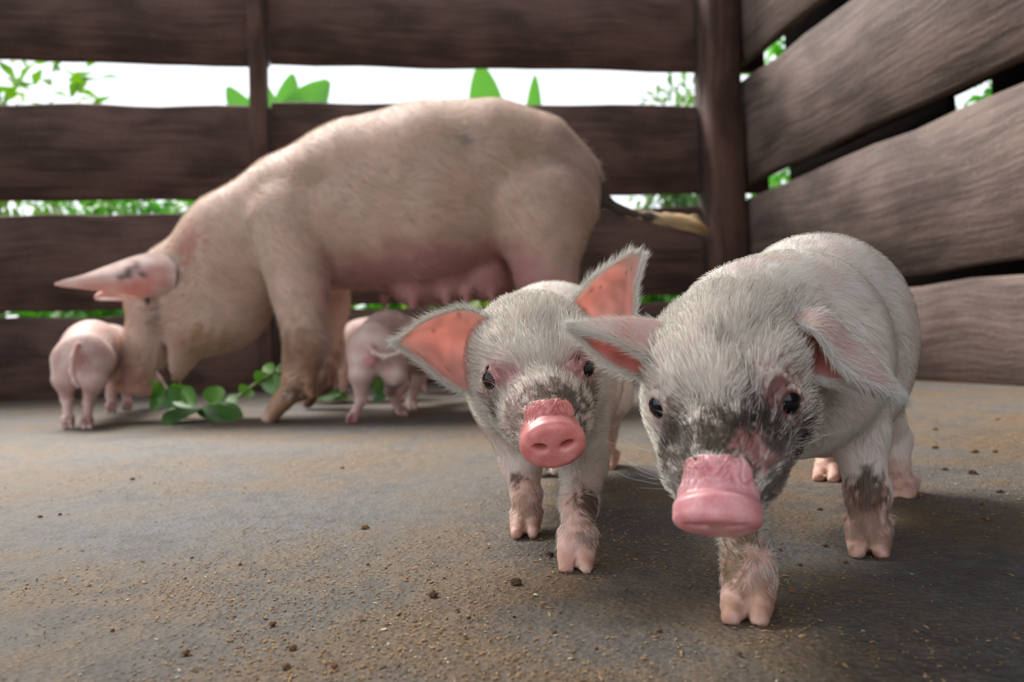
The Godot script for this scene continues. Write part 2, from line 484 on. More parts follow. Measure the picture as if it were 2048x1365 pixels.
func build_floor_bits() -> void:
	var r := RandomNumberGenerator.new()
	r.seed = 77
	M.clod = plain(Color8(122, 90, 62), 0.95)
	M.clod2 = plain(Color8(92, 70, 50), 0.95)
	var spots := [[Vector3(-0.1094, 0.0004, -0.5690), 0.0026], [Vector3(-0.0024, 0.0006, -0.4220), 0.0030], [Vector3(0.0176, 0.0003, -0.4770), 0.0024], [Vector3(-0.0447, 0.0004, -0.4060), 0.0024], [Vector3(-0.1158, 0.0006, -0.3710), 0.0015], [Vector3(-0.1424, 0.0007, -0.3380), 0.0015], [Vector3(-0.0979, 0.0005, -0.3400), 0.0015], [Vector3(-0.0950, 0.0005, -0.3200), 0.0016], [Vector3(-0.0753, 0.0007, -0.3180), 0.0013], [Vector3(-0.1901, 0.0004, -0.3710), 0.0009], [Vector3(-0.4055, 0.0003, -0.8420), 0.0021], [Vector3(-0.1901, 0.0004, -0.8720), 0.0018], [Vector3(0.1332, 0.0005, -0.3920), 0.0016], [Vector3(0.0592, 0.0005, -0.3460), 0.0012], [Vector3(0.2186, 0.0003, -0.5780), 0.0017], [Vector3(0.4763, 0.0003, -0.8280), 0.0033], [Vector3(0.4014, 0.0003, -0.7030), 0.0032], [Vector3(0.3908, 0.0004, -0.7280), 0.0022], [Vector3(0.4940, 0.0003, -0.8230), 0.0025], [Vector3(0.6801, 0.0003, -1.1240), 0.0028], [Vector3(0.5436, 0.0003, -1.0330), 0.0031], [Vector3(0.4555, 0.0003, -0.8670), 0.0030], [Vector3(0.3108, 0.0004, -0.5290), 0.0019], [Vector3(0.4902, 0.0003, -0.9910), 0.0025], [Vector3(0.3346, 0.0005, -0.5750), 0.0014], [Vector3(0.1826, 0.0005, -0.4770), 0.0014], [Vector3(0.1795, 0.0005, -0.4410), 0.0013], [Vector3(-0.3911, 0.0003, -0.6530), 0.0016], [Vector3(-0.3787, 0.0004, -0.6600), 0.0013], [Vector3(0.1539, 0.0005, -0.4390), 0.0011], [Vector3(0.3736, 0.0003, -0.6180), 0.0022], [Vector3(0.1540, 0.0004, -0.4720), 0.0012], [Vector3(-0.0898, 0.0004, -0.4710), 0.0009], [Vector3(-0.1685, 0.0004, -0.4810), 0.0010], [Vector3(-0.0248, 0.0007, -0.3460), 0.0010], [Vector3(0.0139, 0.0004, -0.3490), 0.0011], [Vector3(-0.0306, 0.0005, -0.3820), 0.0010], [Vector3(0.0857, 0.0008, -0.3160), 0.0010], [Vector3(0.0528, 0.0006, -0.4050), 0.0010], [Vector3(0.0797, 0.0004, -0.4390), 0.0011]]
	for q in spots:
		var o := put(self, "dirt_clod", lump(r, q[1], 0.6), M.clod if r.randf() < 0.7 else M.clod2)
		o.position = q[0] + Vector3(0, q[1] * 0.34, 0)
		o.rotation.y = r.randf() * TAU
		var big: String = "large" if q[1] > 0.0024 else "small"
		var p: Vector3 = q[0]
		var near := "on the open floor ahead of the sow"
		if p.x > 0.40: near = "on the floor between the muddy-faced piglet and the side wall"
		elif p.x > 0.10: near = "on the floor by the muddy-faced piglet's trotters"
		elif p.x > -0.02: near = "on the floor ahead of the upright-eared piglet"
		tag(o, "%s brown crumbly dirt clod %s" % [big, near], "clod", "dirt clods on the floor")
	# bran and shavings: too many to count
	var fl := SurfaceTool.new()
	fl.begin(Mesh.PRIMITIVE_TRIANGLES)
	var P := [Vector3(-0.5, 0, -0.12), Vector3(-0.1, 0.06, -0.2), Vector3(0.5, 0.02, -0.05), Vector3(0.35, 0.05, 0.16), Vector3(-0.3, 0.0, 0.18)]
	var Q := []
	for p in P: Q.append(p + Vector3(0, 0.07, 0))
	for i in range(1, 4):
		for p in [Q[0], Q[i], Q[i + 1]]: fl.add_vertex(p)
	for i in 5:
		var j := (i + 1) % 5
		for p in [P[i], P[j], Q[j], P[i], Q[j], Q[i]]: fl.add_vertex(p)
	fl.generate_normals()
	var fm := fl.commit()
	var mat := plain(Color.WHITE, 0.85)
	mat.vertex_color_use_as_albedo = true
	fm.surface_set_material(0, mat)
	var mm := MultiMesh.new()
	mm.transform_format = MultiMesh.TRANSFORM_3D
	mm.use_colors = true
	mm.mesh = fm
	var places := []
	while places.size() < 36000:
		var z := -0.22 - pow(r.randf(), 1.6) * 2.3
		var x := r.randf_range(-0.75, 0.75) * (-z) + 0.0
		var k := fbm(x * 4.0, 3.0, z * 4.0, 3) * 2.6 + 0.42
		if r.randf() > clampf(k, 0.08, 1.0): continue
		places.append(Vector3(x, 0.0004, z))
	mm.instance_count = places.size()
	for i in places.size():
		var s := r.randf_range(0.0006, 0.0023) * (1.0 if r.randf() < 0.95 else 1.8)
		var bs := Basis.from_euler(Vector3(r.randfn() * 0.2, r.randf() * TAU, r.randfn() * 0.2)).scaled(Vector3(s, s, s))
		mm.set_instance_transform(i, Transform3D(bs, places[i]))
		var c := lin(190, 154, 108).lerp(lin(120, 84, 54), r.randf())
		if r.randf() < 0.025: c = lin(220, 206, 180)
		mm.set_instance_color(i, c)
	var mi := MultiMeshInstance3D.new()
	mi.name = "bran_flakes"
	mi.multimesh = mm
	add_child(mi)
	tag(mi, "loose tan bran flakes and shavings scattered over the concrete", "bran", "", "stuff")
	greens(r)

# leafy sprigs the sow is eating
func greens(r: RandomNumberGenerator) -> void:
	var grp := "cut green sprigs on the floor"
	M.stalk = plain(Color8(110, 140, 70), 0.6)
	var dat := [[Vector3(-0.6546, 0.0145, -1.6600), [Vector3(-0.6018, 0.0402, -1.7200), Vector3(-0.6410, 0.0261, -1.6800), Vector3(-0.6735, 0.0166, -1.6300), Vector3(-0.6928, 0.0094, -1.5800)], [[Vector3(-0.6597, 0.0199, -1.6600), Vector3(-0.6649, 0.0042, -1.5200), 0.065, Vector3(0, 0.8, 0.6), 0.2], [Vector3(-0.6726, 0.0273, -1.6800), Vector3(-0.7434, 0.0598, -1.7500), 0.050, Vector3(0.2, 0.3, 1), 0.3], [Vector3(-0.6411, 0.0230, -1.6800), Vector3(-0.5421, 0.0101, -1.5800), 0.045, Vector3(0, 0.8, 0.6), 0.3], [Vector3(-0.6271, 0.0317, -1.7000), Vector3(-0.5813, 0.0255, -1.6600), 0.050, Vector3(0, 0.8, 0.6), 0.4], [Vector3(-0.6394, 0.0296, -1.6900), Vector3(-0.6420, 0.0665, -1.7200), 0.045, Vector3(0.2, 0.3, 1), 0.6], [Vector3(-0.6544, 0.0218, -1.6600), Vector3(-0.5473, -0.0008, -1.5600), 0.050, Vector3(0, 0.8, 0.6), 0.2]], "leafy green sprig with broad leaves flat on the concrete below the sow's jaw"],
		[Vector3(-0.7622, 0.0228, -1.7400), [Vector3(-0.7626, 0.0782, -1.7200), Vector3(-0.7516, 0.0503, -1.7300), Vector3(-0.7360, 0.0280, -1.7300)], [[Vector3(-0.7606, 0.0728, -1.7200), Vector3(-0.7813, 0.0477, -1.7000), 0.050, Vector3(0.2, 0.3, 1), 0.5], [Vector3(-0.7566, 0.0613, -1.7300), Vector3(-0.7212, 0.0243, -1.7000), 0.050, Vector3(0.2, 0.3, 1), 0.1], [Vector3(-0.7516, 0.0503, -1.7300), Vector3(-0.7201, 0.0585, -1.7600), 0.040, Vector3(0.2, 0.3, 1), 0.3], [Vector3(-0.7517, 0.0449, -1.7300), Vector3(-0.7860, 0.0197, -1.7200), 0.050, Vector3(0, 0.8, 0.6), 0.1], [Vector3(-0.7410, 0.0391, -1.7300), Vector3(-0.6961, 0.0175, -1.6800), 0.045, Vector3(0.2, 0.3, 1), 0.2]], "green sprig hanging from the sow's mouth"],
		[Vector3(-0.5894, 0.0305, -1.7800), [Vector3(-0.6299, 0.0329, -1.8000), Vector3(-0.6058, 0.0591, -1.8500), Vector3(-0.5674, 0.0882, -1.8800), Vector3(-0.5550, 0.1050, -1.9000)], [[Vector3(-0.6085, 0.0527, -1.8400), Vector3(-0.6229, 0.0382, -1.8200), 0.040, Vector3(0.2, 0.3, 1), 0.7], [Vector3(-0.5972, 0.0630, -1.8600), Vector3(-0.5793, 0.0851, -1.8800), 0.045, Vector3(0.2, 0.3, 1), 0.6], [Vector3(-0.5795, 0.0803, -1.8800), Vector3(-0.5397, 0.0364, -1.8400), 0.050, Vector3(0.2, 0.3, 1), 0.2], [Vector3(-0.5674, 0.0882, -1.8800), Vector3(-0.5907, 0.1063, -1.9000), 0.030, Vector3(0.2, 0.3, 1), 0.9], [Vector3(-0.5611, 0.0993, -1.9000), Vector3(-0.5430, 0.0906, -1.8900), 0.025, Vector3(0.2, 0.3, 1), 0.7]], "wiry green sprig leaning up beside the sow's front trotter"],
		[Vector3(-0.4570, 0.0130, -1.9800), [Vector3(-0.4318, 0.0274, -2.0400), Vector3(-0.4614, 0.0181, -2.0000), Vector3(-0.4869, 0.0123, -1.9500)], [[Vector3(-0.4795, 0.0119, -1.9700), Vector3(-0.4555, 0.0293, -2.0200), 0.075, Vector3(0, 0.8, 0.6), 0.1], [Vector3(-0.4471, 0.0126, -1.9800), Vector3(-0.4204, 0.0154, -2.0200), 0.060, Vector3(0, 0.8, 0.6), 0.2], [Vector3(-0.4727, 0.0218, -2.0500), Vector3(-0.4232, 0.0247, -2.0600), 0.050, Vector3(0, 1, 0.15), 0.1]], "green sprig of large leaves behind the sow's front trotters"],
		[Vector3(-0.3332, 0.0060, -2.0200), [Vector3(-0.3645, 0.0198, -2.0200), Vector3(-0.3404, 0.0311, -2.0300), Vector3(-0.3272, 0.0434, -2.0300)], [[Vector3(-0.3593, 0.0382, -2.0300), Vector3(-0.3270, 0.0498, -2.0300), 0.050, Vector3(0.2, 0.3, 1), 0.7], [Vector3(-0.3493, 0.0193, -2.0200), Vector3(-0.3210, 0.0132, -2.0000), 0.050, Vector3(0.2, 0.3, 1), 0.1]], "green sprig between the striding piglet's hind legs"]]
	for q in dat:
		var p0: Vector3 = q[0]
		var root := base("leafy_sprig", p0)
		tag(root, q[3], "sprig", grp)
		var pts: Array = q[1]
		var line := []
		for p in pts: line.append(p - p0)
		line = dense(line, 4)
		var m := ArrayMesh.new()
		tube(m, line, 0.003, 0.0012, M.stalk)
		put(root, "stem", m)
		for lf in q[2]:
			var v := PackedVector3Array()
			var n := PackedVector3Array()
			var c := PackedColorArray()
			var t := PackedInt32Array()
			var a: Vector3 = lf[0] - p0
			var e: Vector3 = lf[1] - p0
			var l := a.distance_to(e)
			blade(v, n, c, t, a, (e - a).normalized(), lf[3], l, lf[2], lin(62, 116, 48).lerp(lin(110, 168, 60), lf[4]), 0.04, 8)
			var lm := ArrayMesh.new()
			add_surface(lm, v, n, c, t, M.leaf)
			put(root, "leaf", lm)

func tube(m: ArrayMesh, line: Array, r0: float, r1: float, mat: Material) -> void:
	var v := PackedVector3Array()
	var n := PackedVector3Array()
	var t := PackedInt32Array()
	for i in line.size():
		var d: Vector3 = (line[mini(i + 1, line.size() - 1)] - line[maxi(i - 1, 0)]).normalized()
		var s := d.cross(Vector3(0.1, 1, 0.2)).normalized()
		var u := s.cross(d)
		for j in 6:
			var a := TAU * j / 6.0
			var o := s * cos(a) + u * sin(a)
			v.append(line[i] + o * lerpf(r0, r1, float(i) / (line.size() - 1)))
			n.append(o)
	for i in line.size() - 1:
		for j in 6:
			var a := i * 6 + j
			var b := i * 6 + (j + 1) % 6
			t.append_array([a, b, a + 6, b, b + 6, a + 6])
	add_surface(m, v, n, PackedColorArray(), t, mat)

# ------------------------------------------------------------------ bodies: a field of tapered capsules joined smoothly, meshed as surface nets
class Body:
	var A := PackedVector3Array()
	var AB := PackedVector3Array()
	var IL := PackedFloat32Array()
	var RA := PackedFloat32Array()
	var DR := PackedFloat32Array()
	var K := PackedFloat32Array()
	var SD := PackedVector3Array()
	var WD := PackedFloat32Array()
	var OP := PackedInt32Array()      # 0 joined, 1 carved, 2 disc
	var HH := PackedFloat32Array()    # disc: half height; edge rounding in DR
	var floor_cut := -1.0
	var cell := 0.004
	var vkey := {}
	var V := PackedVector3Array()
	var L: Array = []                 # for each vertex the capsules near it
	var N := PackedVector3Array()
	var T := PackedInt32Array()
	var edges := []
	var origin := Vector3.ZERO
	var vals := PackedFloat32Array()
	var dis: Callable

	func cap(a: Vector3, b: Vector3, ra: float, rb: float, k: float, side := Vector3.ZERO, wide := 1.0, op := 0) -> void:
		A.append(a)
		AB.append(b - a)
		IL.append(1.0 / maxf((b - a).length_squared(), 1e-10))
		RA.append(ra)
		DR.append(rb - ra)
		K.append(k)
		SD.append(side.normalized() if side != Vector3.ZERO else Vector3.UP)
		WD.append(1.0 - 1.0 / wide)
		OP.append(op)
		HH.append(0.0)

	func ball(p: Vector3, r: float, k: float, side := Vector3.ZERO, wide := 1.0) -> void:
		cap(p, p + Vector3(0, 0.0001, 0), r, r, k, side, wide)

	func carve(a: Vector3, b: Vector3, ra: float, rb: float, k: float, side := Vector3.ZERO, wide := 1.0) -> void:
		cap(a, b, ra, rb, k, side, wide, 1)

	# flat round plate: middle p, axis ax, radius r, half height hh, rounded by rr, widened along side
	func disc(p: Vector3, ax: Vector3, r: float, hh: float, rr: float, k: float, side: Vector3, wide: float) -> void:
		cap(p, p + ax.normalized(), r - rr, 0.0, k, side, wide, 2)
		DR[DR.size() - 1] = rr
		HH[HH.size() - 1] = hh - rr

	func chain(pts: Array, rs: Array, k: float, side := Vector3.ZERO, wide := 1.0) -> void:
		for i in pts.size() - 1:
			cap(pts[i], pts[i + 1], rs[i], rs[i + 1], k, side, wide)

	func one(i: int, p: Vector3) -> float:
		var q := p - A[i]
		var op := OP[i]
		if op == 2:
			var ax := AB[i]
			var h := q.dot(ax)
			q -= ax * h
			q -= SD[i] * (q.dot(SD[i]) * WD[i])
			var er := q.length() - RA[i]
			var eh := absf(h) - HH[i]
			return minf(maxf(er, eh), 0.0) + Vector2(maxf(er, 0.0), maxf(eh, 0.0)).length() - DR[i]
		var t := clampf(q.dot(AB[i]) * IL[i], 0.0, 1.0)
		q -= AB[i] * t
		if WD[i] != 0.0:
			q -= SD[i] * (q.dot(SD[i]) * WD[i])
		return q.length() - (RA[i] + DR[i] * t)

	func at(p: Vector3, list: PackedInt32Array) -> float:
		var d := 1e3
		for i in list:
			var e := one(i, p)
			var k := K[i]
			if OP[i] == 1:
				e = -e
				var h1 := maxf(k - absf(d - e), 0.0)
				d = maxf(d, e) + h1 * h1 / (4.0 * k)
			else:
				var h2 := maxf(k - absf(d - e), 0.0)
				d = minf(d, e) - h2 * h2 / (4.0 * k)
		if p.y < floor_cut + 0.02:
			d = maxf(d, floor_cut - p.y)
		return d

	func grad(p: Vector3, list: PackedInt32Array, h: float) -> Vector3:
		var a := at(p + Vector3(h, -h, -h), list)
		var b := at(p + Vector3(-h, -h, h), list)
		var c := at(p + Vector3(-h, h, -h), list)
		var d := at(p + Vector3(h, h, h), list)
		return Vector3(a - b - c + d, -a - b + c + d, -a + b - c + d) / (4.0 * h)

	func near(c: Vector3, list: PackedInt32Array, rad: float) -> PackedInt32Array:
		var e := PackedFloat32Array()
		var m := 1e3
		for i in list:
			var x := one(i, c)
			e.append(x)
			if OP[i] != 1 and x < m: m = x
		var out := PackedInt32Array()
		for j in list.size():
			var i := list[j]
			if e[j] < (rad * 1.3 + K[i] if OP[i] == 1 else maxf(m, -rad) + 2.6 * rad + K[i]):
				out.append(i)
		return out

	func rec(ix: int, iy: int, iz: int, n: int, list: PackedInt32Array) -> void:
		var half := n * cell * 0.5
		var c := origin + Vector3(ix, iy, iz) * cell + Vector3(half, half, half)
		var rad := half * 1.7321
		var l2 := near(c, list, rad)
		if l2.is_empty(): return
		if absf(at(c, l2)) > rad * 1.35 + 0.3 * cell: return
		if n > 4:
			var h := n / 2
			for k in 8:
				rec(ix + (k & 1) * h, iy + ((k >> 1) & 1) * h, iz + (k >> 2) * h, h, l2)
			return
		var w := 5
		vals.resize(125)
		var o := origin + Vector3(ix, iy, iz) * cell
		var q := 0
		for z in w:
			for y in w:
				for x in w:
					vals[q] = at(o + Vector3(x, y, z) * cell, l2)
					q += 1
		for z in 4:
			for y in 4:
				for x in 4:
					var b := x + y * 5 + z * 25
					var v0 := vals[b]
					var v1 := vals[b + 1]
					var v2 := vals[b + 5]
					var v3 := vals[b + 6]
					var v4 := vals[b + 25]
					var v5 := vals[b + 26]
					var v6 := vals[b + 30]
					var v7 := vals[b + 31]
					var s := int(v0 < 0) + int(v1 < 0) + int(v2 < 0) + int(v3 < 0) + int(v4 < 0) + int(v5 < 0) + int(v6 < 0) + int(v7 < 0)
					if s == 0 or s == 8: continue
					var sum := Vector3.ZERO
					var cnt := 0
					if (v0 < 0) != (v1 < 0): sum += Vector3(v0 / (v0 - v1), 0, 0); cnt += 1
					if (v2 < 0) != (v3 < 0): sum += Vector3(v2 / (v2 - v3), 1, 0); cnt += 1
					if (v4 < 0) != (v5 < 0): sum += Vector3(v4 / (v4 - v5), 0, 1); cnt += 1
					if (v6 < 0) != (v7 < 0): sum += Vector3(v6 / (v6 - v7), 1, 1); cnt += 1
					if (v0 < 0) != (v2 < 0): sum += Vector3(0, v0 / (v0 - v2), 0); cnt += 1
					if (v1 < 0) != (v3 < 0): sum += Vector3(1, v1 / (v1 - v3), 0); cnt += 1
					if (v4 < 0) != (v6 < 0): sum += Vector3(0, v4 / (v4 - v6), 1); cnt += 1
					if (v5 < 0) != (v7 < 0): sum += Vector3(1, v5 / (v5 - v7), 1); cnt += 1
					if (v0 < 0) != (v4 < 0): sum += Vector3(0, 0, v0 / (v0 - v4)); cnt += 1
					if (v1 < 0) != (v5 < 0): sum += Vector3(1, 0, v1 / (v1 - v5)); cnt += 1
					if (v2 < 0) != (v6 < 0): sum += Vector3(0, 1, v2 / (v2 - v6)); cnt += 1
					if (v3 < 0) != (v7 < 0): sum += Vector3(1, 1, v3 / (v3 - v7)); cnt += 1
					var gx := ix + x
					var gy := iy + y
					var gz := iz + z
					vkey[gx + (gy << 10) + (gz << 20)] = V.size()
					V.append(o + (Vector3(x, y, z) + sum / cnt) * cell)
					L.append(l2)
					var inside := v0 < 0
					if inside != (v1 < 0): edges.append([gx, gy, gz, 0, inside])
					if inside != (v2 < 0): edges.append([gx, gy, gz, 1, inside])
					if inside != (v4 < 0): edges.append([gx, gy, gz, 2, inside])

	func mesh_up(c: float) -> void:
		cell = c
		var lo := Vector3(1e3, 1e3, 1e3)
		var hi := -lo
		for i in A.size():
			if OP[i] == 1: continue
			var r := (RA[i] + maxf(DR[i], 0.0)) / (1.0 - WD[i]) + K[i] * 0.3
			for p in ([A[i]] if OP[i] == 2 else [A[i], A[i] + AB[i]]):
				lo = lo.min(p - Vector3(r, r, r))
				hi = hi.max(p + Vector3(r, r, r))
		lo -= Vector3(2, 2, 2) * c
		origin = lo
		var big := 32
		var n := ((hi - lo) / (c * big)).ceil()
		var all := PackedInt32Array(range(A.size()))
		for z in int(n.z):
			for y in int(n.y):
				for x in int(n.x):
					rec(x * big, y * big, z * big, big, all)
		for e in edges:
			var x: int = e[0]
			var y: int = e[1]
			var z: int = e[2]
			var q := []
			match e[3]:
				0: q = [x + (y << 10) + (z << 20), x + ((y - 1) << 10) + (z << 20), x + ((y - 1) << 10) + ((z - 1) << 20), x + (y << 10) + ((z - 1) << 20)]
				1: q = [x + (y << 10) + (z << 20), x + (y << 10) + ((z - 1) << 20), x - 1 + (y << 10) + ((z - 1) << 20), x - 1 + (y << 10) + (z << 20)]
				2: q = [x + (y << 10) + (z << 20), x - 1 + (y << 10) + (z << 20), x - 1 + ((y - 1) << 10) + (z << 20), x + ((y - 1) << 10) + (z << 20)]
			if not (vkey.has(q[0]) and vkey.has(q[1]) and vkey.has(q[2]) and vkey.has(q[3])): continue
			var a: int = vkey[q[0]]
			var b: int = vkey[q[1]]
			var cc: int = vkey[q[2]]
			var d: int = vkey[q[3]]
			if e[4]:
				T.append_array([a, cc, b, a, d, cc])
			else:
				T.append_array([a, b, cc, a, cc, d])
		edges.clear()
		settle(0, 2)

	# moves vertices from index `from` on onto the surface and takes their normals from the field
	func settle(from: int, times: int) -> void:
		var h := cell * 0.35
		for i in range(from, V.size()):
			var p := V[i]
			var l: PackedInt32Array = L[i]
			var g := Vector3.UP
			for k in times:
				var d := at(p, l)
				g = grad(p, l, h)
				var s := g.length_squared()
				if s > 1e-4:
					var mv := g * (d / s)
					p -= mv.limit_length(cell)
			V[i] = p

	func take_normals() -> void:
		N.resize(V.size())
		var h := cell * 0.5
		for i in V.size():
			N[i] = grad(V[i], L[i], h).normalized()

	# normals from the faces, for vertices within r of c
	func renormal(c: Vector3, r: float) -> void:
		var sum := {}
		for t in range(0, T.size(), 3):
			if V[T[t]].distance_to(c) > r: continue
			var n := (V[T[t + 2]] - V[T[t]]).cross(V[T[t + 1]] - V[T[t]])
			for e in 3:
				var i := T[t + e]
				sum[i] = sum.get(i, Vector3.ZERO) + n
		for i in sum:
			var n: Vector3 = sum[i].normalized()
			if n.dot(N[i]) < 0.0: n = -n
			if V[i].distance_to(c) < r * 0.9: N[i] = n

	# splits triangles whose edges lie within the given balls [[centre, radius], ...]
	func refine(balls: Array) -> void:
		var mid := {}
		var first := V.size()
		var out := PackedInt32Array()
		for t in range(0, T.size(), 3):
			var m := [-1, -1, -1]
			var n := 0
			for e in 3:
				var a := T[t + e]
				var b := T[t + (e + 1) % 3]
				var p := (V[a] + V[b]) * 0.5
				var hit := false
				for q in balls:
					if p.distance_squared_to(q[0]) < q[1] * q[1]:
						hit = true
						break
				if not hit: continue
				var key := mini(a, b) * 4194304 + maxi(a, b)
				if not mid.has(key):
					mid[key] = V.size()
					V.append(p)
					var la: PackedInt32Array = L[a]
					var lb: PackedInt32Array = L[b]
					L.append(la if la.size() >= lb.size() else lb)
				m[e] = mid[key]
				n += 1
			var a0 := T[t]
			var a1 := T[t + 1]
			var a2 := T[t + 2]
			if n == 0:
				out.append_array([a0, a1, a2])
			elif n == 3:
				out.append_array([a0, m[0], m[2], m[0], a1, m[1], m[2], m[1], a2, m[0], m[1], m[2]])
			else:
				# turn so that the first edge is split
				var r := 0
				while m[r] < 0 or (n == 2 and m[(r + 1) % 3] < 0): r += 1
				var v := [a0, a1, a2]
				var x0: int = v[r]
				var x1: int = v[(r + 1) % 3]
				var x2: int = v[(r + 2) % 3]
				if n == 1:
					out.append_array([x0, m[r], x2, m[r], x1, x2])
				else:
					var y1: int = m[(r + 1) % 3]
					out.append_array([x0, m[r], y1, m[r], x1, y1, x0, y1, x2])
		T = out
		cell *= 0.5
		settle(first, 2)
		cell *= 2.0

# A mesh from a Body: colour_of(p, n) -> Color (linear; alpha below 0.5 puts the face on the second, wet surface)
func body_mesh(b: Body, colour_of: Callable, dry: Material, wet: Material) -> ArrayMesh:
	var n := b.V.size()
	var C := PackedColorArray()
	C.resize(n)
	for i in n:
		C[i] = colour_of.call(b.V[i], b.N[i])
	var t0 := PackedInt32Array()
	var t1 := PackedInt32Array()
	for t in range(0, b.T.size(), 3):
		if C[b.T[t]].a + C[b.T[t + 1]].a + C[b.T[t + 2]].a < 1.5:
			t1.append_array([b.T[t], b.T[t + 1], b.T[t + 2]])
		else:
			t0.append_array([b.T[t], b.T[t + 1], b.T[t + 2]])
	for i in n:
		var c := C[i]
		c.a = 1.0
		C[i] = c
	var m := ArrayMesh.new()
	for s in 2:
		var ti := t0 if s == 0 else t1
		if ti.is_empty(): continue
		# keep only the vertices in use
		var remap := {}
		var v := PackedVector3Array()
		var nn := PackedVector3Array()
		var cc := PackedColorArray()
		var ii := PackedInt32Array()
		for i in ti:
			if not remap.has(i):
				remap[i] = v.size()
				v.append(b.V[i])
				nn.append(b.N[i])
				cc.append(C[i])
			ii.append(remap[i])
		add_surface(m, v, nn, cc, ii, dry if s == 0 else wet)
	return m

func add_surface(m: ArrayMesh, v: PackedVector3Array, n: PackedVector3Array, c: PackedColorArray, i: PackedInt32Array, mat: Material, uv := PackedVector2Array()) -> void:
	var a := []
	a.resize(Mesh.ARRAY_MAX)
	a[Mesh.ARRAY_VERTEX] = v
	a[Mesh.ARRAY_NORMAL] = n
	if c.size(): a[Mesh.ARRAY_COLOR] = c
	if uv.size(): a[Mesh.ARRAY_TEX_UV] = uv
	a[Mesh.ARRAY_INDEX] = i
	m.add_surface_from_arrays(Mesh.PRIMITIVE_TRIANGLES, a)
	m.surface_set_material(m.get_surface_count() - 1, mat)

# ------------------------------------------------------------------ bristles: thin three-sided tapering hairs in one mesh
class Fur:
	var v := PackedVector3Array()
	var n := PackedVector3Array()
	var c := PackedColorArray()
	var t := PackedInt32Array()

	func hair(p: Vector3, d0: Vector3, d1: Vector3, l: float, w: float, col: Color, tip: Color) -> void:
		var m := p + d0 * (l * 0.5)
		var e := m + d1 * (l * 0.5)
		var s := d0.cross(Vector3(0.31, 0.77, 0.55))
		if s.length_squared() < 1e-4: s = d0.cross(Vector3.RIGHT)
		s = s.normalized()
		var u := d0.cross(s).normalized()
		var k := v.size()
		for j in 3:
			var a := TAU * j / 3.0
			var o := s * cos(a) + u * sin(a)
			v.append(p + o * w)
			n.append(o)
			c.append(col)
		for j in 3:
			var a := TAU * j / 3.0
			var o := s * cos(a) + u * sin(a)
			v.append(m + o * (w * 0.72))
			n.append(o)
			c.append(col)
		v.append(e)
		n.append(d1)
		c.append(tip)
		for j in 3:
			var j2 := (j + 1) % 3
			t.append_array([k + j, k + 3 + j, k + j2, k + j2, k + 3 + j, k + 3 + j2, k + 3 + j, k + 6, k + 3 + j2])

# scatters roots over triangles; want(p, n) -> density 0..1; grow(fur, p, n) plants one hair
func scatter(V: PackedVector3Array, N: PackedVector3Array, T: PackedInt32Array, per_m2: float, r: RandomNumberGenerator, grow: Callable) -> void:
	var carry := 0.0
	for t in range(0, T.size(), 3):
		var a := V[T[t]]
		var b := V[T[t + 1]]
		var c := V[T[t + 2]]
		carry += (b - a).cross(c - a).length() * 0.5 * per_m2
		while carry > 0.0:
			if carry < 1.0 and r.randf() > carry:
				carry = 0.0
				break
			carry -= 1.0
			var x := r.randf()
			var y := r.randf()
			if x + y > 1.0:
				x = 1.0 - x
				y = 1.0 - y
			grow.call(a + (b - a) * x + (c - a) * y, (N[T[t]] * (1.0 - x - y) + N[T[t + 1]] * x + N[T[t + 2]] * y).normalized())
		carry = maxf(carry, 0.0)

# ------------------------------------------------------------------ ears: a curved sheet with real thickness through a grid of points
class Sheet:
	var P: Array = []          # middle surface [row][col]
	var NN: Array = []
	var rows := 0
	var cols := 0

func spline(a: Vector3, b: Vector3, c: Vector3, d: Vector3, t: float) -> Vector3:
	return b.cubic_interpolate(c, a, d, t)

func dense(line: Array, steps: int) -> Array:
	var out := []
	var n := line.size()
	for i in n - 1:
		for s in steps:
			out.append(spline(line[maxi(i - 1, 0)], line[i], line[i + 1], line[mini(i + 2, n - 1)], float(s) / steps))
	out.append(line[n - 1])
	return out

# grid: rows from root to tip, every row the same number of points; hint: a direction on the inner side
func sheet(grid: Array, hint: Vector3, sr := 5, sc := 6) -> Sheet:
	var s := Sheet.new()
	var wide := []
	for row in grid: wide.append(dense(row, sc))
	var nc: int = wide[0].size()
	var colsv := []
	for c in nc:
		var line := []
		for r in wide.size(): line.append(wide[r][c])
		colsv.append(dense(line, sr))
	s.cols = nc
	s.rows = colsv[0].size()
	for r in s.rows:
		var row := []
		for c in nc: row.append(colsv[c][r])
		s.P.append(row)
	var total := Vector3.ZERO
	for r in s.rows:
		var row := []
		for c in nc:
			var du: Vector3 = s.P[mini(r + 1, s.rows - 1)][c] - s.P[maxi(r - 1, 0)][c]
			var dv: Vector3 = s.P[r][mini(c + 1, nc - 1)] - s.P[r][maxi(c - 1, 0)]
			var n := du.cross(dv)
			if n.length_squared() < 1e-14 and r > 0: n = s.NN[r - 1][c]
			n = n.normalized()
			row.append(n)
			total += n
		s.NN.append(row)
	if total.dot(hint) < 0.0:
		for r in s.rows:
			for c in nc: s.NN[r][c] = -s.NN[r][c]
	return s

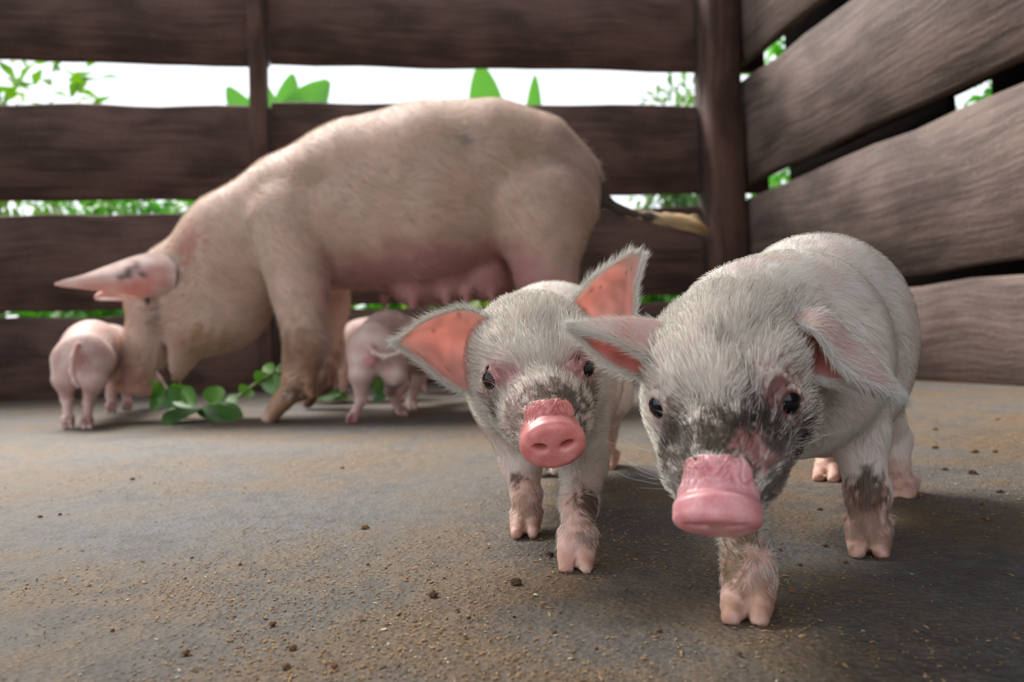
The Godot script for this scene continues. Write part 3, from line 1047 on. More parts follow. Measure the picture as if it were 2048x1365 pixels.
# inner_of / outer_of: (p, r 0..1, c 0..1) -> Color
func add_sheet(m: ArrayMesh, s: Sheet, thick: float, inner_of: Callable, outer_of: Callable, mat: Material) -> void:
	var v := PackedVector3Array()
	var n := PackedVector3Array()
	var c := PackedColorArray()
	var t := PackedInt32Array()
	for side in 2:
		for r in s.rows:
			for k in s.cols:
				var fr := float(r) / (s.rows - 1)
				var fc := float(k) / (s.cols - 1)
				var edge := minf(minf(fc, 1.0 - fc) * 2.0, (1.0 - fr) * 2.0)
				var h := thick * (0.18 + 0.82 * smoothstep(0.0, 0.25, edge)) * (1.0 if side == 0 else -1.0)
				var nn: Vector3 = s.NN[r][k]
				v.append(s.P[r][k] + nn * h)
				n.append(nn if side == 0 else -nn)
				c.append(inner_of.call(s.P[r][k], fr, fc) if side == 0 else outer_of.call(s.P[r][k], fr, fc))
	var half := s.rows * s.cols
	# which way round is the inner side?
	var e1: Vector3 = s.P[1][1] - s.P[0][1]
	var e2: Vector3 = s.P[0][2] - s.P[0][1]
	var out := e1.cross(e2).dot(s.NN[0][1]) > 0.0
	for r in s.rows - 1:
		for k in s.cols - 1:
			var a := r * s.cols + k
			var q := [a, a + 1, a + s.cols, a + 1, a + s.cols + 1, a + s.cols]
			var w := [a, a + s.cols, a + 1, a + 1, a + s.cols, a + s.cols + 1]
			t.append_array(q if out else w)
			for i in (w if out else q): t.append(i + half)
	# rim
	var rim := []
	for r in s.rows: rim.append(r * s.cols)
	for k in range(1, s.cols): rim.append((s.rows - 1) * s.cols + k)
	for r in range(s.rows - 2, -1, -1): rim.append(r * s.cols + s.cols - 1)
	for i in rim.size() - 1:
		var a: int = rim[i]
		var b: int = rim[i + 1]
		t.append_array([a, b, b + half, a, b + half, a + half] if not out else [a, b + half, b, a, a + half, b + half])
	add_surface(m, v, n, c, t, mat)

func skin(rough: float, sss: float, spec := 0.45) -> StandardMaterial3D:
	var m := StandardMaterial3D.new()
	m.vertex_color_use_as_albedo = true
	m.roughness = rough
	m.metallic_specular = spec
	if sss > 0.0:
		m.subsurf_scatter_enabled = true
		m.subsurf_scatter_strength = sss
	return m

# splash of colour: [centre, radius, colour, strength, raggedness]
func stain(c: Color, p: Vector3, blobs: Array) -> Color:
	for b in blobs:
		var r: float = b[1]
		var d := p.distance_to(b[0]) / r
		if d > 1.8: continue
		var q: float = 7.0 / r * 0.35
		d += b[4] * (noise.get_noise_3dv(p * q) + 0.6 * noise.get_noise_3dv(p * q * 2.7))
		var w := 1.0 - smoothstep(0.55, 1.05, d)
		if w > 0.0: c = c.lerp(b[2], w * b[3])
	return c

# a hoof of two toes pressed to the floor: ankle q, toe tips towards dir, across the foot side
func hoof(b: Body, ankle: Vector3, toe: Vector3, side: Vector3, s: float, lift := 0.0) -> void:
	var d := toe - ankle
	var fl := Vector3(d.x, 0, d.z)
	fl = fl.normalized() if fl.length() > 0.002 else Vector3(0, 0, 1)
	for k in [-1.0, 1.0]:
		var root: Vector3 = ankle + side * (k * 0.0048 * s)
		var tip: Vector3 = toe + side * (k * 0.0063 * s)
		b.cap(root, root.lerp(tip, 0.5), 0.0084 * s, 0.0068 * s, 0.0015 * s)
		b.cap(root.lerp(tip, 0.45), tip - fl * 0.002 * s, 0.0066 * s, 0.0048 * s, 0.0010 * s)
		# dew claw behind
		var dc: Vector3 = ankle - fl * (0.010 * s) + side * (k * 0.010 * s) + Vector3.UP * 0.004 * s
		b.cap(dc, dc + Vector3.DOWN * 0.011 * s - fl * 0.003 * s, 0.0042 * s, 0.0016 * s, 0.003 * s)

# head in its own frame: f forward along the snout line, u up, s across; E the point between the eyes
func pig_head(b: Body, E: Vector3, f: Vector3, u: Vector3, s: Vector3, h: float, disc_tilt: float, fine: bool) -> void:
	var at := func(x: float, y: float, z: float) -> Vector3: return E + (f * x + u * y + s * z) * h
	b.ball(at.call(-0.034, -0.012, 0.0), 0.0335 * h, 0.012 * h, s, 1.04)
	b.ball(at.call(-0.010, -0.012, 0.0), 0.0275 * h, 0.012 * h, s, 1.18)
	for k in [-1.0, 1.0]:
		b.ball(at.call(-0.022, -0.028, k * 0.013), 0.0225 * h, 0.012 * h)
		b.cap(at.call(-0.006, 0.006, k * 0.018), at.call(-0.018, 0.007, k * 0.022), 0.0085 * h, 0.010 * h, 0.008 * h)
		b.ball(at.call(0.014, -0.016, k * 0.011), 0.0130 * h, 0.010 * h)
		b.ball(at.call(0.031, -0.009, k * 0.0105), 0.0120 * h, 0.008 * h)
	b.chain([at.call(0.0, -0.013, 0.0), at.call(0.026, -0.0055, 0.0), at.call(0.050, -0.0015, 0.0)], [0.024 * h, 0.0172 * h, 0.0130 * h], 0.008 * h, s, 1.17)
	b.chain([at.call(-0.02, -0.034, 0.0), at.call(0.02, -0.024, 0.0), at.call(0.048, -0.0155, 0.0)], [0.016 * h, 0.0125 * h, 0.0078 * h], 0.008 * h, s, 1.12)
	var ax := (f + u * disc_tilt).normalized()
	b.disc(at.call(0.0605, 0.0002, 0.0), ax, 0.0126 * h, 0.0054 * h, 0.0036 * h, 0.004 * h, s, 1.26)
	if fine:
		# a soft roll of skin over the bridge behind the plate
		var prev := Vector3.ZERO
		for j in 7:
			var a := -1.1 + 2.2 * j / 6.0
			var q: Vector3 = at.call(0.0470 - 0.003 * absf(sin(a)), 0.0116 * cos(a), sin(a) * 0.0120)
			if j > 0: b.cap(prev, q, 0.0024 * h, 0.0024 * h, 0.004 * h)
			prev = q
	for k in [-1.0, 1.0]:
		b.carve(at.call(0.072, 0.0006, k * 0.0072), at.call(0.059, 0.0025, k * 0.0058), 0.0025 * h, 0.0017 * h, 0.0016 * h, s * 1.0 + u * 0.35 * k, 1.7)
	# dip of the muzzle under the plate
	b.carve(at.call(0.066, -0.0155, -0.012), at.call(0.066, -0.0155, 0.012), 0.0012 * h, 0.0012 * h, 0.002 * h)

# lids round an eye; returns the eyeball middle
func eye_lids(b: Body, c: Vector3, out: Vector3, up: Vector3, h: float, rb: float) -> void:
	var r := out.cross(up).normalized()
	up = r.cross(out).normalized()
	b.carve(c, c + out * rb * 1.6, rb * 0.86, rb * 0.95, 0.0025 * h)
	var prev := Vector3.ZERO
	for j in 13:
		var a := TAU * j / 12.0
		var q := c + out * (rb * (0.66 + 0.10 * sin(a))) + up * (sin(a) * rb * 0.92) + r * (cos(a) * rb * 0.80)
		if j > 0: b.cap(prev, q, 0.0010 * h, 0.0010 * h, 0.0030 * h)
		prev = q

func eyeball(parent: Node3D, c: Vector3, r: float) -> void:
	var sp := SphereMesh.new()
	sp.radius = r
	sp.height = r * 2.0
	sp.radial_segments = 24
	sp.rings = 14
	var e := put(parent, "eye", sp, M.eye)
	e.position = c

# turns fur into a part of its pig
func put_fur(parent: Node3D, f: Fur, label := "", called := "hair") -> void:
	if f.v.is_empty(): return
	var m := ArrayMesh.new()
	add_surface(m, f.v, f.n, f.c, f.t, M.hair)
	var o := put(parent, called, m)
	o.set_meta("kind", "stuff")
	if label: o.set_meta("label", label)

func build_pigs() -> void:
	M.skin = skin(0.62, 0.25)
	M.wet = skin(0.36, 0.35, 0.45)
	M.ear = skin(0.6, 0.0)
	M.ear.backlight_enabled = true
	M.ear.backlight = Color(1.0, 0.92, 0.91)
	M.eye = plain(Color8(14, 15, 18), 0.06)
	M.eye.metallic_specular = 0.45
	M.hair = skin(0.5, 0.0, 0.4)
	M.hair.backlight_enabled = true
	M.hair.backlight = Color(0.45, 0.45, 0.45)
	sow()
	litter()
	piglet_pricked()
	piglet_dirty()

# the shared body of the two near piglets
# spine: [[point, radius], ...] from rump to neck; legs: dictionaries
func fore_leg(b: Body, q: Array, side: Vector3, s: float) -> void:
	# q: shoulder, elbow, wrist, fetlock, toe
	b.chain([q[0], q[1]], [0.024 * s, 0.0165 * s], 0.014 * s)
	b.chain([q[1], q[2]], [0.0165 * s, 0.0108 * s], 0.008 * s)
	b.ball(q[2], 0.0116 * s, 0.006 * s)
	b.chain([q[2], q[3]], [0.0108 * s, 0.0102 * s], 0.006 * s)
	hoof(b, q[3], q[4], side, s)

func hind_leg(b: Body, q: Array, side: Vector3, s: float) -> void:
	# q: hip, stifle, hock, fetlock, toe
	b.chain([q[0], q[1]], [0.036 * s, 0.024 * s], 0.02 * s)
	b.chain([q[1], q[2]], [0.021 * s, 0.0105 * s], 0.010 * s)
	b.ball(q[2], 0.0108 * s, 0.006 * s)
	b.chain([q[2], q[3]], [0.0098 * s, 0.0095 * s], 0.006 * s)
	hoof(b, q[3], q[4], side, s)

# one of the two piglets near the viewer, with eyes, ears and bristles
func near_piglet(g: Dictionary) -> void:
	var t0 := Time.get_ticks_msec()
	var root := base("piglet", g.at)
	tag(root, g.label, "piglet")
	var b := Body.new()
	b.floor_cut = 0.0
	var E: Vector3 = g.E
	var h: float = g.h
	var f: Vector3 = (g.D - E).normalized()
	var s: Vector3 = (g.s0 - f * g.s0.dot(f)).normalized()
	var u := f.cross(s).normalized()
	pig_head(b, E, f, u, s, h, g.tilt, true)
	var poll := E - f * 0.042 * h - u * 0.014 * h
	var neck: Array = g.neck
	b.chain([poll, neck[0][0], neck[1][0]], [0.030 * h, neck[0][1], neck[1][1]], 0.014)
	var sp: Array = g.spine
	for i in sp.size() - 1:
		b.cap(sp[i][0], sp[i + 1][0], sp[i][1], sp[i + 1][1], 0.03, Vector3.UP, 1.10)
	for q in g.lumps: b.ball(q[0], q[1], 0.03)
	for q in g.fore: fore_leg(b, q[0], q[1], q[2])
	for q in g.hind: hind_leg(b, q[0], q[1], q[2])
	var rb := 0.0067 * h
	var eyes := []
	for k in [-1.0, 1.0]:
		var out: Vector3 = (s * (0.62 * k) + f * 0.70 + u * 0.28).normalized()
		var c: Vector3 = E + (s * (0.0232 * k) + f * 0.001) * h
		eye_lids(b, c, out, u, h, rb)
		eyes.append([c, out])
	b.mesh_up(0.003)
	b.refine([[E + f * 0.06 * h, 0.030 * h], [eyes[0][0], 0.013], [eyes[1][0], 0.013]])
	b.refine([[E + f * 0.062 * h, 0.024 * h], [eyes[0][0], 0.010], [eyes[1][0], 0.010]])
	b.take_normals()
	# crease the skin of the snout pad
	for i in b.V.size():
		var q := b.V[i] - E
		var x := q.dot(f) / h
		var y := q.dot(u) / h
		var z := q.dot(s) / h
		if x > 0.036 and x < 0.0575 and y > 0.0 and absf(z) < 0.021:
			var w := smoothstep(0.041, 0.045, x) * (1.0 - smoothstep(0.052, 0.0575, x)) * smoothstep(0.0, 0.006, y)
			var k := noise.get_noise_3d(x * 420.0 + 3.0 * noise.get_noise_3d(z * 90.0, x * 60.0, 4.0), z * 90.0, y * 60.0)
			b.V[i] -= b.N[i] * (w * 0.0013 * h * (1.0 - smoothstep(0.0, 0.35, absf(k))))
	b.renormal(E + f * 0.05 * h, 0.032 * h)
	var all := PackedInt32Array(range(b.A.size()))
	for q in g.blobs:
		for k in 3:
			var d := b.at(q[0], all)
			var gr := b.grad(q[0], all, 0.001)
			if gr.length() > 0.1: q[0] -= gr.normalized() * d
	var pink := lin(224, 186, 178)
	var white := lin(234, 224, 217)
	var snout: Color = g.snout
	var blobs: Array = g.blobs
	var pad := func(x: float, y: float, z: float) -> bool:
		if x < 0.036 or x > 0.085 or y < -0.0165: return false
		if x > 0.0545: return absf(z) < 0.021
		var e := 0.0016 * noise.get_noise_3d(z * 260.0, x * 200.0, 2.0)
		return y > 0.0 and x > 0.0440 + e and absf(z) < 0.0105 + (x - 0.044) * 0.62 + e
	var feet: Array = g.feet
	var colour := func(p: Vector3, n: Vector3) -> Color:
		var q := p - E
		var x := q.dot(f) / h
		var y := q.dot(u) / h
		var z := q.dot(s) / h
		var c := white.lerp(pink, clampf(0.2 + 0.5 * noise.get_noise_3dv(p * 40.0), 0.0, 1.0))
		c = c.lerp(lin(216, 194, 184), (1.0 - smoothstep(0.05, 0.075, q.length() / h)) * 0.8)
		for w in feet:
			var r: float = p.distance_to(w) / 0.05
			if r < 1.0: c = c.lerp(lin(218, 176, 164).lerp(lin(182, 140, 120), clampf(0.4 + noise.get_noise_3dv(p * 120.0), 0.0, 1.0)), 1.0 - smoothstep(0.5, 1.0, r))
		c = stain(c, p, blobs)
		if pad.call(x, y, z):
			c = snout.lerp(g.snout2, clampf(0.5 + 0.4 * noise.get_noise_3dv(p * 110.0) + 0.25 * noise.get_noise_3dv(p * 600.0), 0.0, 1.0))
			c = stain(c, p, g.crumb)
			c.a = 0.0
		return c
	var m := body_mesh(b, colour, M.skin, M.wet)
	var red: Color = g.red
	var inner := func(p: Vector3, r: float, c: float) -> Color:
		var k := red.lerp(red.darkened(0.25), clampf(0.5 + noise.get_noise_3dv(p * 70.0), 0.0, 1.0))
		var e := minf(minf(c, 1.0 - c) * 2.0, 1.0 - r)
		k = k.lerp(lin(236, 214, 204), 1.0 - smoothstep(0.02, 0.16, e))
		if noise.get_noise_3dv(p * 420.0) > 0.72: k = k.lerp(lin(120, 70, 60), 0.5)
		return k
	var outer := func(p: Vector3, r: float, c: float) -> Color:
		return stain(lin(244, 224, 216).lerp(lin(236, 196, 186), clampf(0.4 + noise.get_noise_3dv(p * 60.0), 0.0, 1.0)), p, blobs)
	var sheets := []
	for e in g.ears:
		var sh := sheet(e[0], e[1])
		sheets.append(sh)
		add_sheet(m, sh, 0.0013, inner, outer, M.ear)
	var o := put(root, "body", m)
	o.position = -root.position
	for e in eyes:
		eyeball(root, e[0] - root.position + e[1] * rb * 0.20, rb)
	# bristles
	var fur := Fur.new()
	var r := RandomNumberGenerator.new()
	r.seed = g.seed
	var back: Vector3 = (sp[sp.size() - 1][0] - sp[0][0]).normalized()
	var e0: Vector3 = eyes[0][0]
	var e1: Vector3 = eyes[1][0]
	var pale := lin(246, 243, 236)
	var cream := lin(226, 214, 192)
	var bare: Array = g.bare
	var grow := func(p: Vector3, n: Vector3) -> void:
		var q := p - E
		var x := q.dot(f) / h
		var y := q.dot(u) / h
		var z := q.dot(s) / h
		if pad.call(x - 0.001, y, z): return
		if p.y < 0.012: return
		var de := minf(p.distance_to(e0), p.distance_to(e1))
		if de < 0.0100: return
		if de < 0.013 and r.randf() < 0.6: return
		for w in bare:
			if p.distance_to(w[0]) < w[1] and r.randf() < w[2]: return
		var head := 1.0 - smoothstep(0.055, 0.085, q.length() / h)
		if head < 0.3 and r.randf() > 0.62: return
		var low := 1.0 - smoothstep(0.05, 0.085, p.y)
		var ch := (-f + s * (z * 14.0) - u * clampf(-y * 14.0 + absf(z) * 10.0 - 0.15, 0.0, 0.7)).normalized()
		var cb := (back + Vector3.DOWN * (0.25 + 0.6 * (1.0 - absf(n.y)))).normalized()
		var d := cb.lerp(Vector3.DOWN, low).lerp(ch, head)
		var k := Vector3(noise.get_noise_3dv(p * 55.0), noise.get_noise_3dv(p * 55.0 + Vector3(9, 0, 0)), noise.get_noise_3dv(p * 55.0 + Vector3(0, 9, 0)))
		d = (d + k * 0.55 + Vector3(r.randfn(), r.randfn(), r.randfn()) * 0.13).normalized()
		d = (d - n * d.dot(n)).normalized()
		var lift := lerpf(0.16, 0.34, head) * (1.0 - 0.6 * low * (1.0 - head)) + 0.08 * r.randf()
		var muzzle := smoothstep(0.012, 0.036, x) * head
		var l := lerpf(lerpf(0.0065 - 0.0018 * low, 0.0100, head), 0.0045, muzzle) * r.randf_range(0.7, 1.25)
		var d0 := (d + n * lift * 1.5).normalized()
		var d1 := (d + n * lift * 0.35).normalized()
		var c := pale.lerp(cream, r.randf() * 0.75)
		c = stain(c, p, blobs)
		if r.randf() < 0.05 * head: c = c.lerp(lin(120, 90, 66), 0.7)
		fur.hair(p, d0, d1, l, lerpf(0.00010, 0.00016, head) * r.randf_range(0.8, 1.25), c, c)
	scatter(b.V, b.N, b.T, g.density, r, grow)
	# ears: long fringe round the rim, down on the outside
	for sh in sheets:
		for row in sh.rows:
			for col in sh.cols:
				var p0: Vector3 = sh.P[row][col]
				var n0: Vector3 = sh.NN[row][col]
				var nxt: Vector3 = sh.P[mini(row + 1, sh.rows - 1)][col] - sh.P[maxi(row - 1, 0)][col]
				var along := nxt.normalized() if nxt.length() > 1e-6 else n0
				var rim: bool = col == 0 or col == sh.cols - 1 or row == sh.rows - 1
				var outw := Vector3.ZERO
				if col == 0: outw = (p0 - sh.P[row][2]).normalized()
				elif col == sh.cols - 1: outw = (p0 - sh.P[row][sh.cols - 3]).normalized()
				elif row == sh.rows - 1: outw = (p0 - sh.P[row - 2][col]).normalized()
				var count := (2 if row == sh.rows - 1 else 48) if rim else 7
				for j in count:
					var a: Vector3 = sh.P[mini(row + 1, sh.rows - 1)][col] - p0
					var c2: Vector3 = sh.P[row][mini(col + 1, sh.cols - 1)] - p0
					var p := p0 + a * r.randf() + (c2 * r.randf() if not rim or row == sh.rows - 1 else Vector3.ZERO) - n0 * (0.0011 if not rim or j % 2 == 0 else -0.0009)
					var d := (along * 0.9 + outw * (0.75 if rim else 0.0) - n0 * (r.randf_range(-0.3, 0.45) if rim else r.randf_range(0.1, 0.55)) + Vector3(r.randfn(), r.randfn(), r.randfn()) * 0.16).normalized()
					var hc := pale.lerp(cream, r.randf() * 0.3)
					hc = hc.lerp(stain(hc, p, blobs), 0.6)
					fur.hair(p, d, (d + along * 0.35).normalized(), (0.0085 if rim else 0.0060) * r.randf_range(0.6, 1.2), 0.00009, hc, hc)
	# whiskers
	for j in 46:
		var a := r.randf_range(-2.9, 2.9)
		var p: Vector3 = E + (f * r.randf_range(0.0, 0.03) + s * sin(a) * r.randf_range(0.016, 0.028) - u * 0.02 * (1.0 - cos(a) * 0.3)) * h
		var dd: Vector3 = (s * sin(a) * 1.3 + u * cos(a) * 0.5 - f * 0.2 + Vector3(r.randfn(), r.randfn(), r.randfn()) * 0.2).normalized()
		fur.hair(p, dd, (dd - f * 0.3).normalized(), r.randf_range(0.018, 0.034), 0.00008, pale, pale)
	put_fur(root, fur, "white bristles with stray cream hairs")
	root.get_node("hair").position = -root.position
	print(g.called, " ", b.V.size(), " hairs ", fur.v.size() / 7, " ", Time.get_ticks_msec() - t0)

func piglet_pricked() -> void:
	var sd := Vector3(1, 0, 0.16).normalized()
	near_piglet({
		called = "pricked", at = Vector3(0.03, 0, -0.58), label = "white piglet with upright red-lit ears walking forward, snout raised",
		E = Vector3(0.0149, 0.1104, -0.4760), D = Vector3(0.0206, 0.0667, -0.4080), s0 = Vector3(0.0411, 0.1142, -0.4800) - Vector3(-0.0112, 0.1066, -0.4740), h = 1.10, tilt = 0.16,
		neck = [[Vector3(0.016, 0.112, -0.535), 0.036], [Vector3(0.018, 0.106, -0.560), 0.046]],
		spine = [[Vector3(0.018, 0.106, -0.560), 0.044], [Vector3(0.034, 0.116, -0.66), 0.050], [Vector3(0.048, 0.120, -0.755), 0.047], [Vector3(0.055, 0.115, -0.80), 0.042]],
		lumps = [[Vector3(0.030, 0.084, -0.64), 0.044]],
		fore = [[[Vector3(-0.008, 0.10, -0.565), Vector3(0.0033, 0.0423, -0.5650), Vector3(0.0063, 0.0241, -0.5480), Vector3(0.0052, 0.0091, -0.5380), Vector3(0.0037, 0.0040, -0.5200)], Vector3(1, 0, 0), 0.84],
			[[Vector3(0.044, 0.10, -0.55), Vector3(0.0441, 0.0491, -0.5200), Vector3(0.0364, 0.0305, -0.4750), Vector3(0.0330, 0.0132, -0.4550), Vector3(0.0305, 0.0010, -0.4400)], Vector3(1, 0, 0.1), 0.88]],
		hind = [[[Vector3(0.080, 0.112, -0.765), Vector3(0.086, 0.078, -0.745), Vector3(0.0944, 0.0326, -0.8300), Vector3(0.0924, 0.0081, -0.8200), Vector3(0.0874, 0.0015, -0.7970)], sd, 1.0],
			[[Vector3(0.028, 0.112, -0.765), Vector3(0.026, 0.078, -0.75), Vector3(0.03, 0.045, -0.80), Vector3(0.03, 0.018, -0.79), Vector3(0.03, 0.006, -0.765)], sd, 1.0]],
		feet = [Vector3(0.0050, 0.0076, -0.5300), Vector3(0.0326, 0.0130, -0.4500), Vector3(0.0889, 0.0050, -0.8000)],
		snout = lin(194, 106, 104), snout2 = lin(224, 152, 146), red = lin(253, 212, 202),
		seed = 3, density = 520000.0, bare = [[Vector3(0.0037, 0.1022, -0.4620), 0.008, 0.85], [Vector3(0.0329, 0.1070, -0.4620), 0.008, 0.85]],
		blobs = [[Vector3(0.0334, 0.0926, -0.4320), 0.018, lin(88, 78, 72), 0.9, 0.8], [Vector3(0.0181, 0.0941, -0.4340), 0.013, lin(110, 88, 74), 0.8, 0.9], [Vector3(0.0043, 0.0879, -0.4360), 0.016, lin(140, 106, 90), 0.75, 0.9], [Vector3(-0.0085, 0.0859, -0.4620), 0.0065, lin(58, 48, 38), 0.95, 0.7], [Vector3(-0.0076, 0.0965, -0.4680), 0.012, lin(130, 100, 84), 0.65, 1.0], [Vector3(0.0434, 0.1006, -0.4680), 0.014, lin(104, 78, 64), 0.8, 1.0], [Vector3(0.0455, 0.1092, -0.4720), 0.009, lin(120, 78, 74), 0.6, 0.6], [Vector3(-0.0126, 0.1007, -0.4740), 0.009, lin(130, 90, 78), 0.7, 1.0], [Vector3(0.0023, 0.1037, -0.4620), 0.010, lin(208, 140, 142), 0.7, 0.3], [Vector3(0.0331, 0.1084, -0.4640), 0.010, lin(190, 118, 118), 0.7, 0.3], [Vector3(-0.0114, 0.1073, -0.4720), 0.0095, lin(196, 130, 130), 0.8, 0.2], [Vector3(0.0406, 0.1146, -0.4740), 0.010, lin(150, 92, 92), 0.85, 0.2], [Vector3(0.0186, 0.0585, -0.4150), 0.012, lin(96, 80, 58), 0.8, 0.7], [Vector3(0.0421, 0.0337, -0.4650), 0.011, lin(84, 54, 42), 0.9, 0.5], [Vector3(-0.0013, 0.0345, -0.5450), 0.007, lin(96, 64, 44), 0.9, 0.7], [Vector3(-0.0002, 0.0200, -0.5350), 0.007, lin(150, 116, 84), 0.7, 0.6], [Vector3(0.0078, 0.0108, -0.5300), 0.012, lin(150, 116, 96), 0.6, 0.9], [Vector3(0.0384, 0.0164, -0.4470), 0.006, lin(96, 76, 64), 0.6, 0.6]],
		crumb = [[Vector3(0.0112, 0.0832, -0.4000), 0.002, lin(214, 130, 66), 0.9, 0.5], [Vector3(0.0237, 0.0916, -0.4150), 0.0025, lin(176, 130, 60), 0.9, 0.8]],
		ears = [[[
		[Vector3(-0.0119, 0.1435, -0.5050), Vector3(-0.0197, 0.1280, -0.5300), Vector3(-0.0167, 0.1131, -0.5250), Vector3(-0.0133, 0.1017, -0.5050)],
		[Vector3(-0.0288, 0.1502, -0.5000), Vector3(-0.0395, 0.1320, -0.5300), Vector3(-0.0389, 0.1122, -0.5250), Vector3(-0.0290, 0.0993, -0.5000)],
		[Vector3(-0.0428, 0.1480, -0.4970), Vector3(-0.0503, 0.1339, -0.5150), Vector3(-0.0505, 0.1187, -0.5120), Vector3(-0.0432, 0.1069, -0.4970)],
		[Vector3(-0.0567, 0.1422, -0.4940), Vector3(-0.0611, 0.1331, -0.5020), Vector3(-0.0607, 0.1246, -0.5020), Vector3(-0.0559, 0.1183, -0.4940)],
		[Vector3(-0.0710, 0.1315, -0.4900), Vector3(-0.0710, 0.1312, -0.4900), Vector3(-0.0711, 0.1309, -0.4900), Vector3(-0.0708, 0.1302, -0.4900)]], Vector3(0.2, 0, 1)],
		[[
		[Vector3(0.0343, 0.1392, -0.5200), Vector3(0.0487, 0.1428, -0.5450), Vector3(0.0656, 0.1371, -0.5450), Vector3(0.0763, 0.1319, -0.5250)],
		[Vector3(0.0393, 0.1520, -0.5200), Vector3(0.0560, 0.1545, -0.5450), Vector3(0.0726, 0.1514, -0.5420), Vector3(0.0807, 0.1474, -0.5220)],
		[Vector3(0.0496, 0.1641, -0.5200), Vector3(0.0624, 0.1651, -0.5380), Vector3(0.0755, 0.1644, -0.5350), Vector3(0.0815, 0.1620, -0.5200)],
		[Vector3(0.0630, 0.1748, -0.5200), Vector3(0.0705, 0.1739, -0.5270), Vector3(0.0787, 0.1724, -0.5250), Vector3(0.0835, 0.1716, -0.5180)],
		[Vector3(0.0794, 0.1838, -0.5180), Vector3(0.0814, 0.1837, -0.5180), Vector3(0.0839, 0.1830, -0.5180), Vector3(0.0862, 0.1813, -0.5160)]], Vector3(0, 0, 1)]],
	})

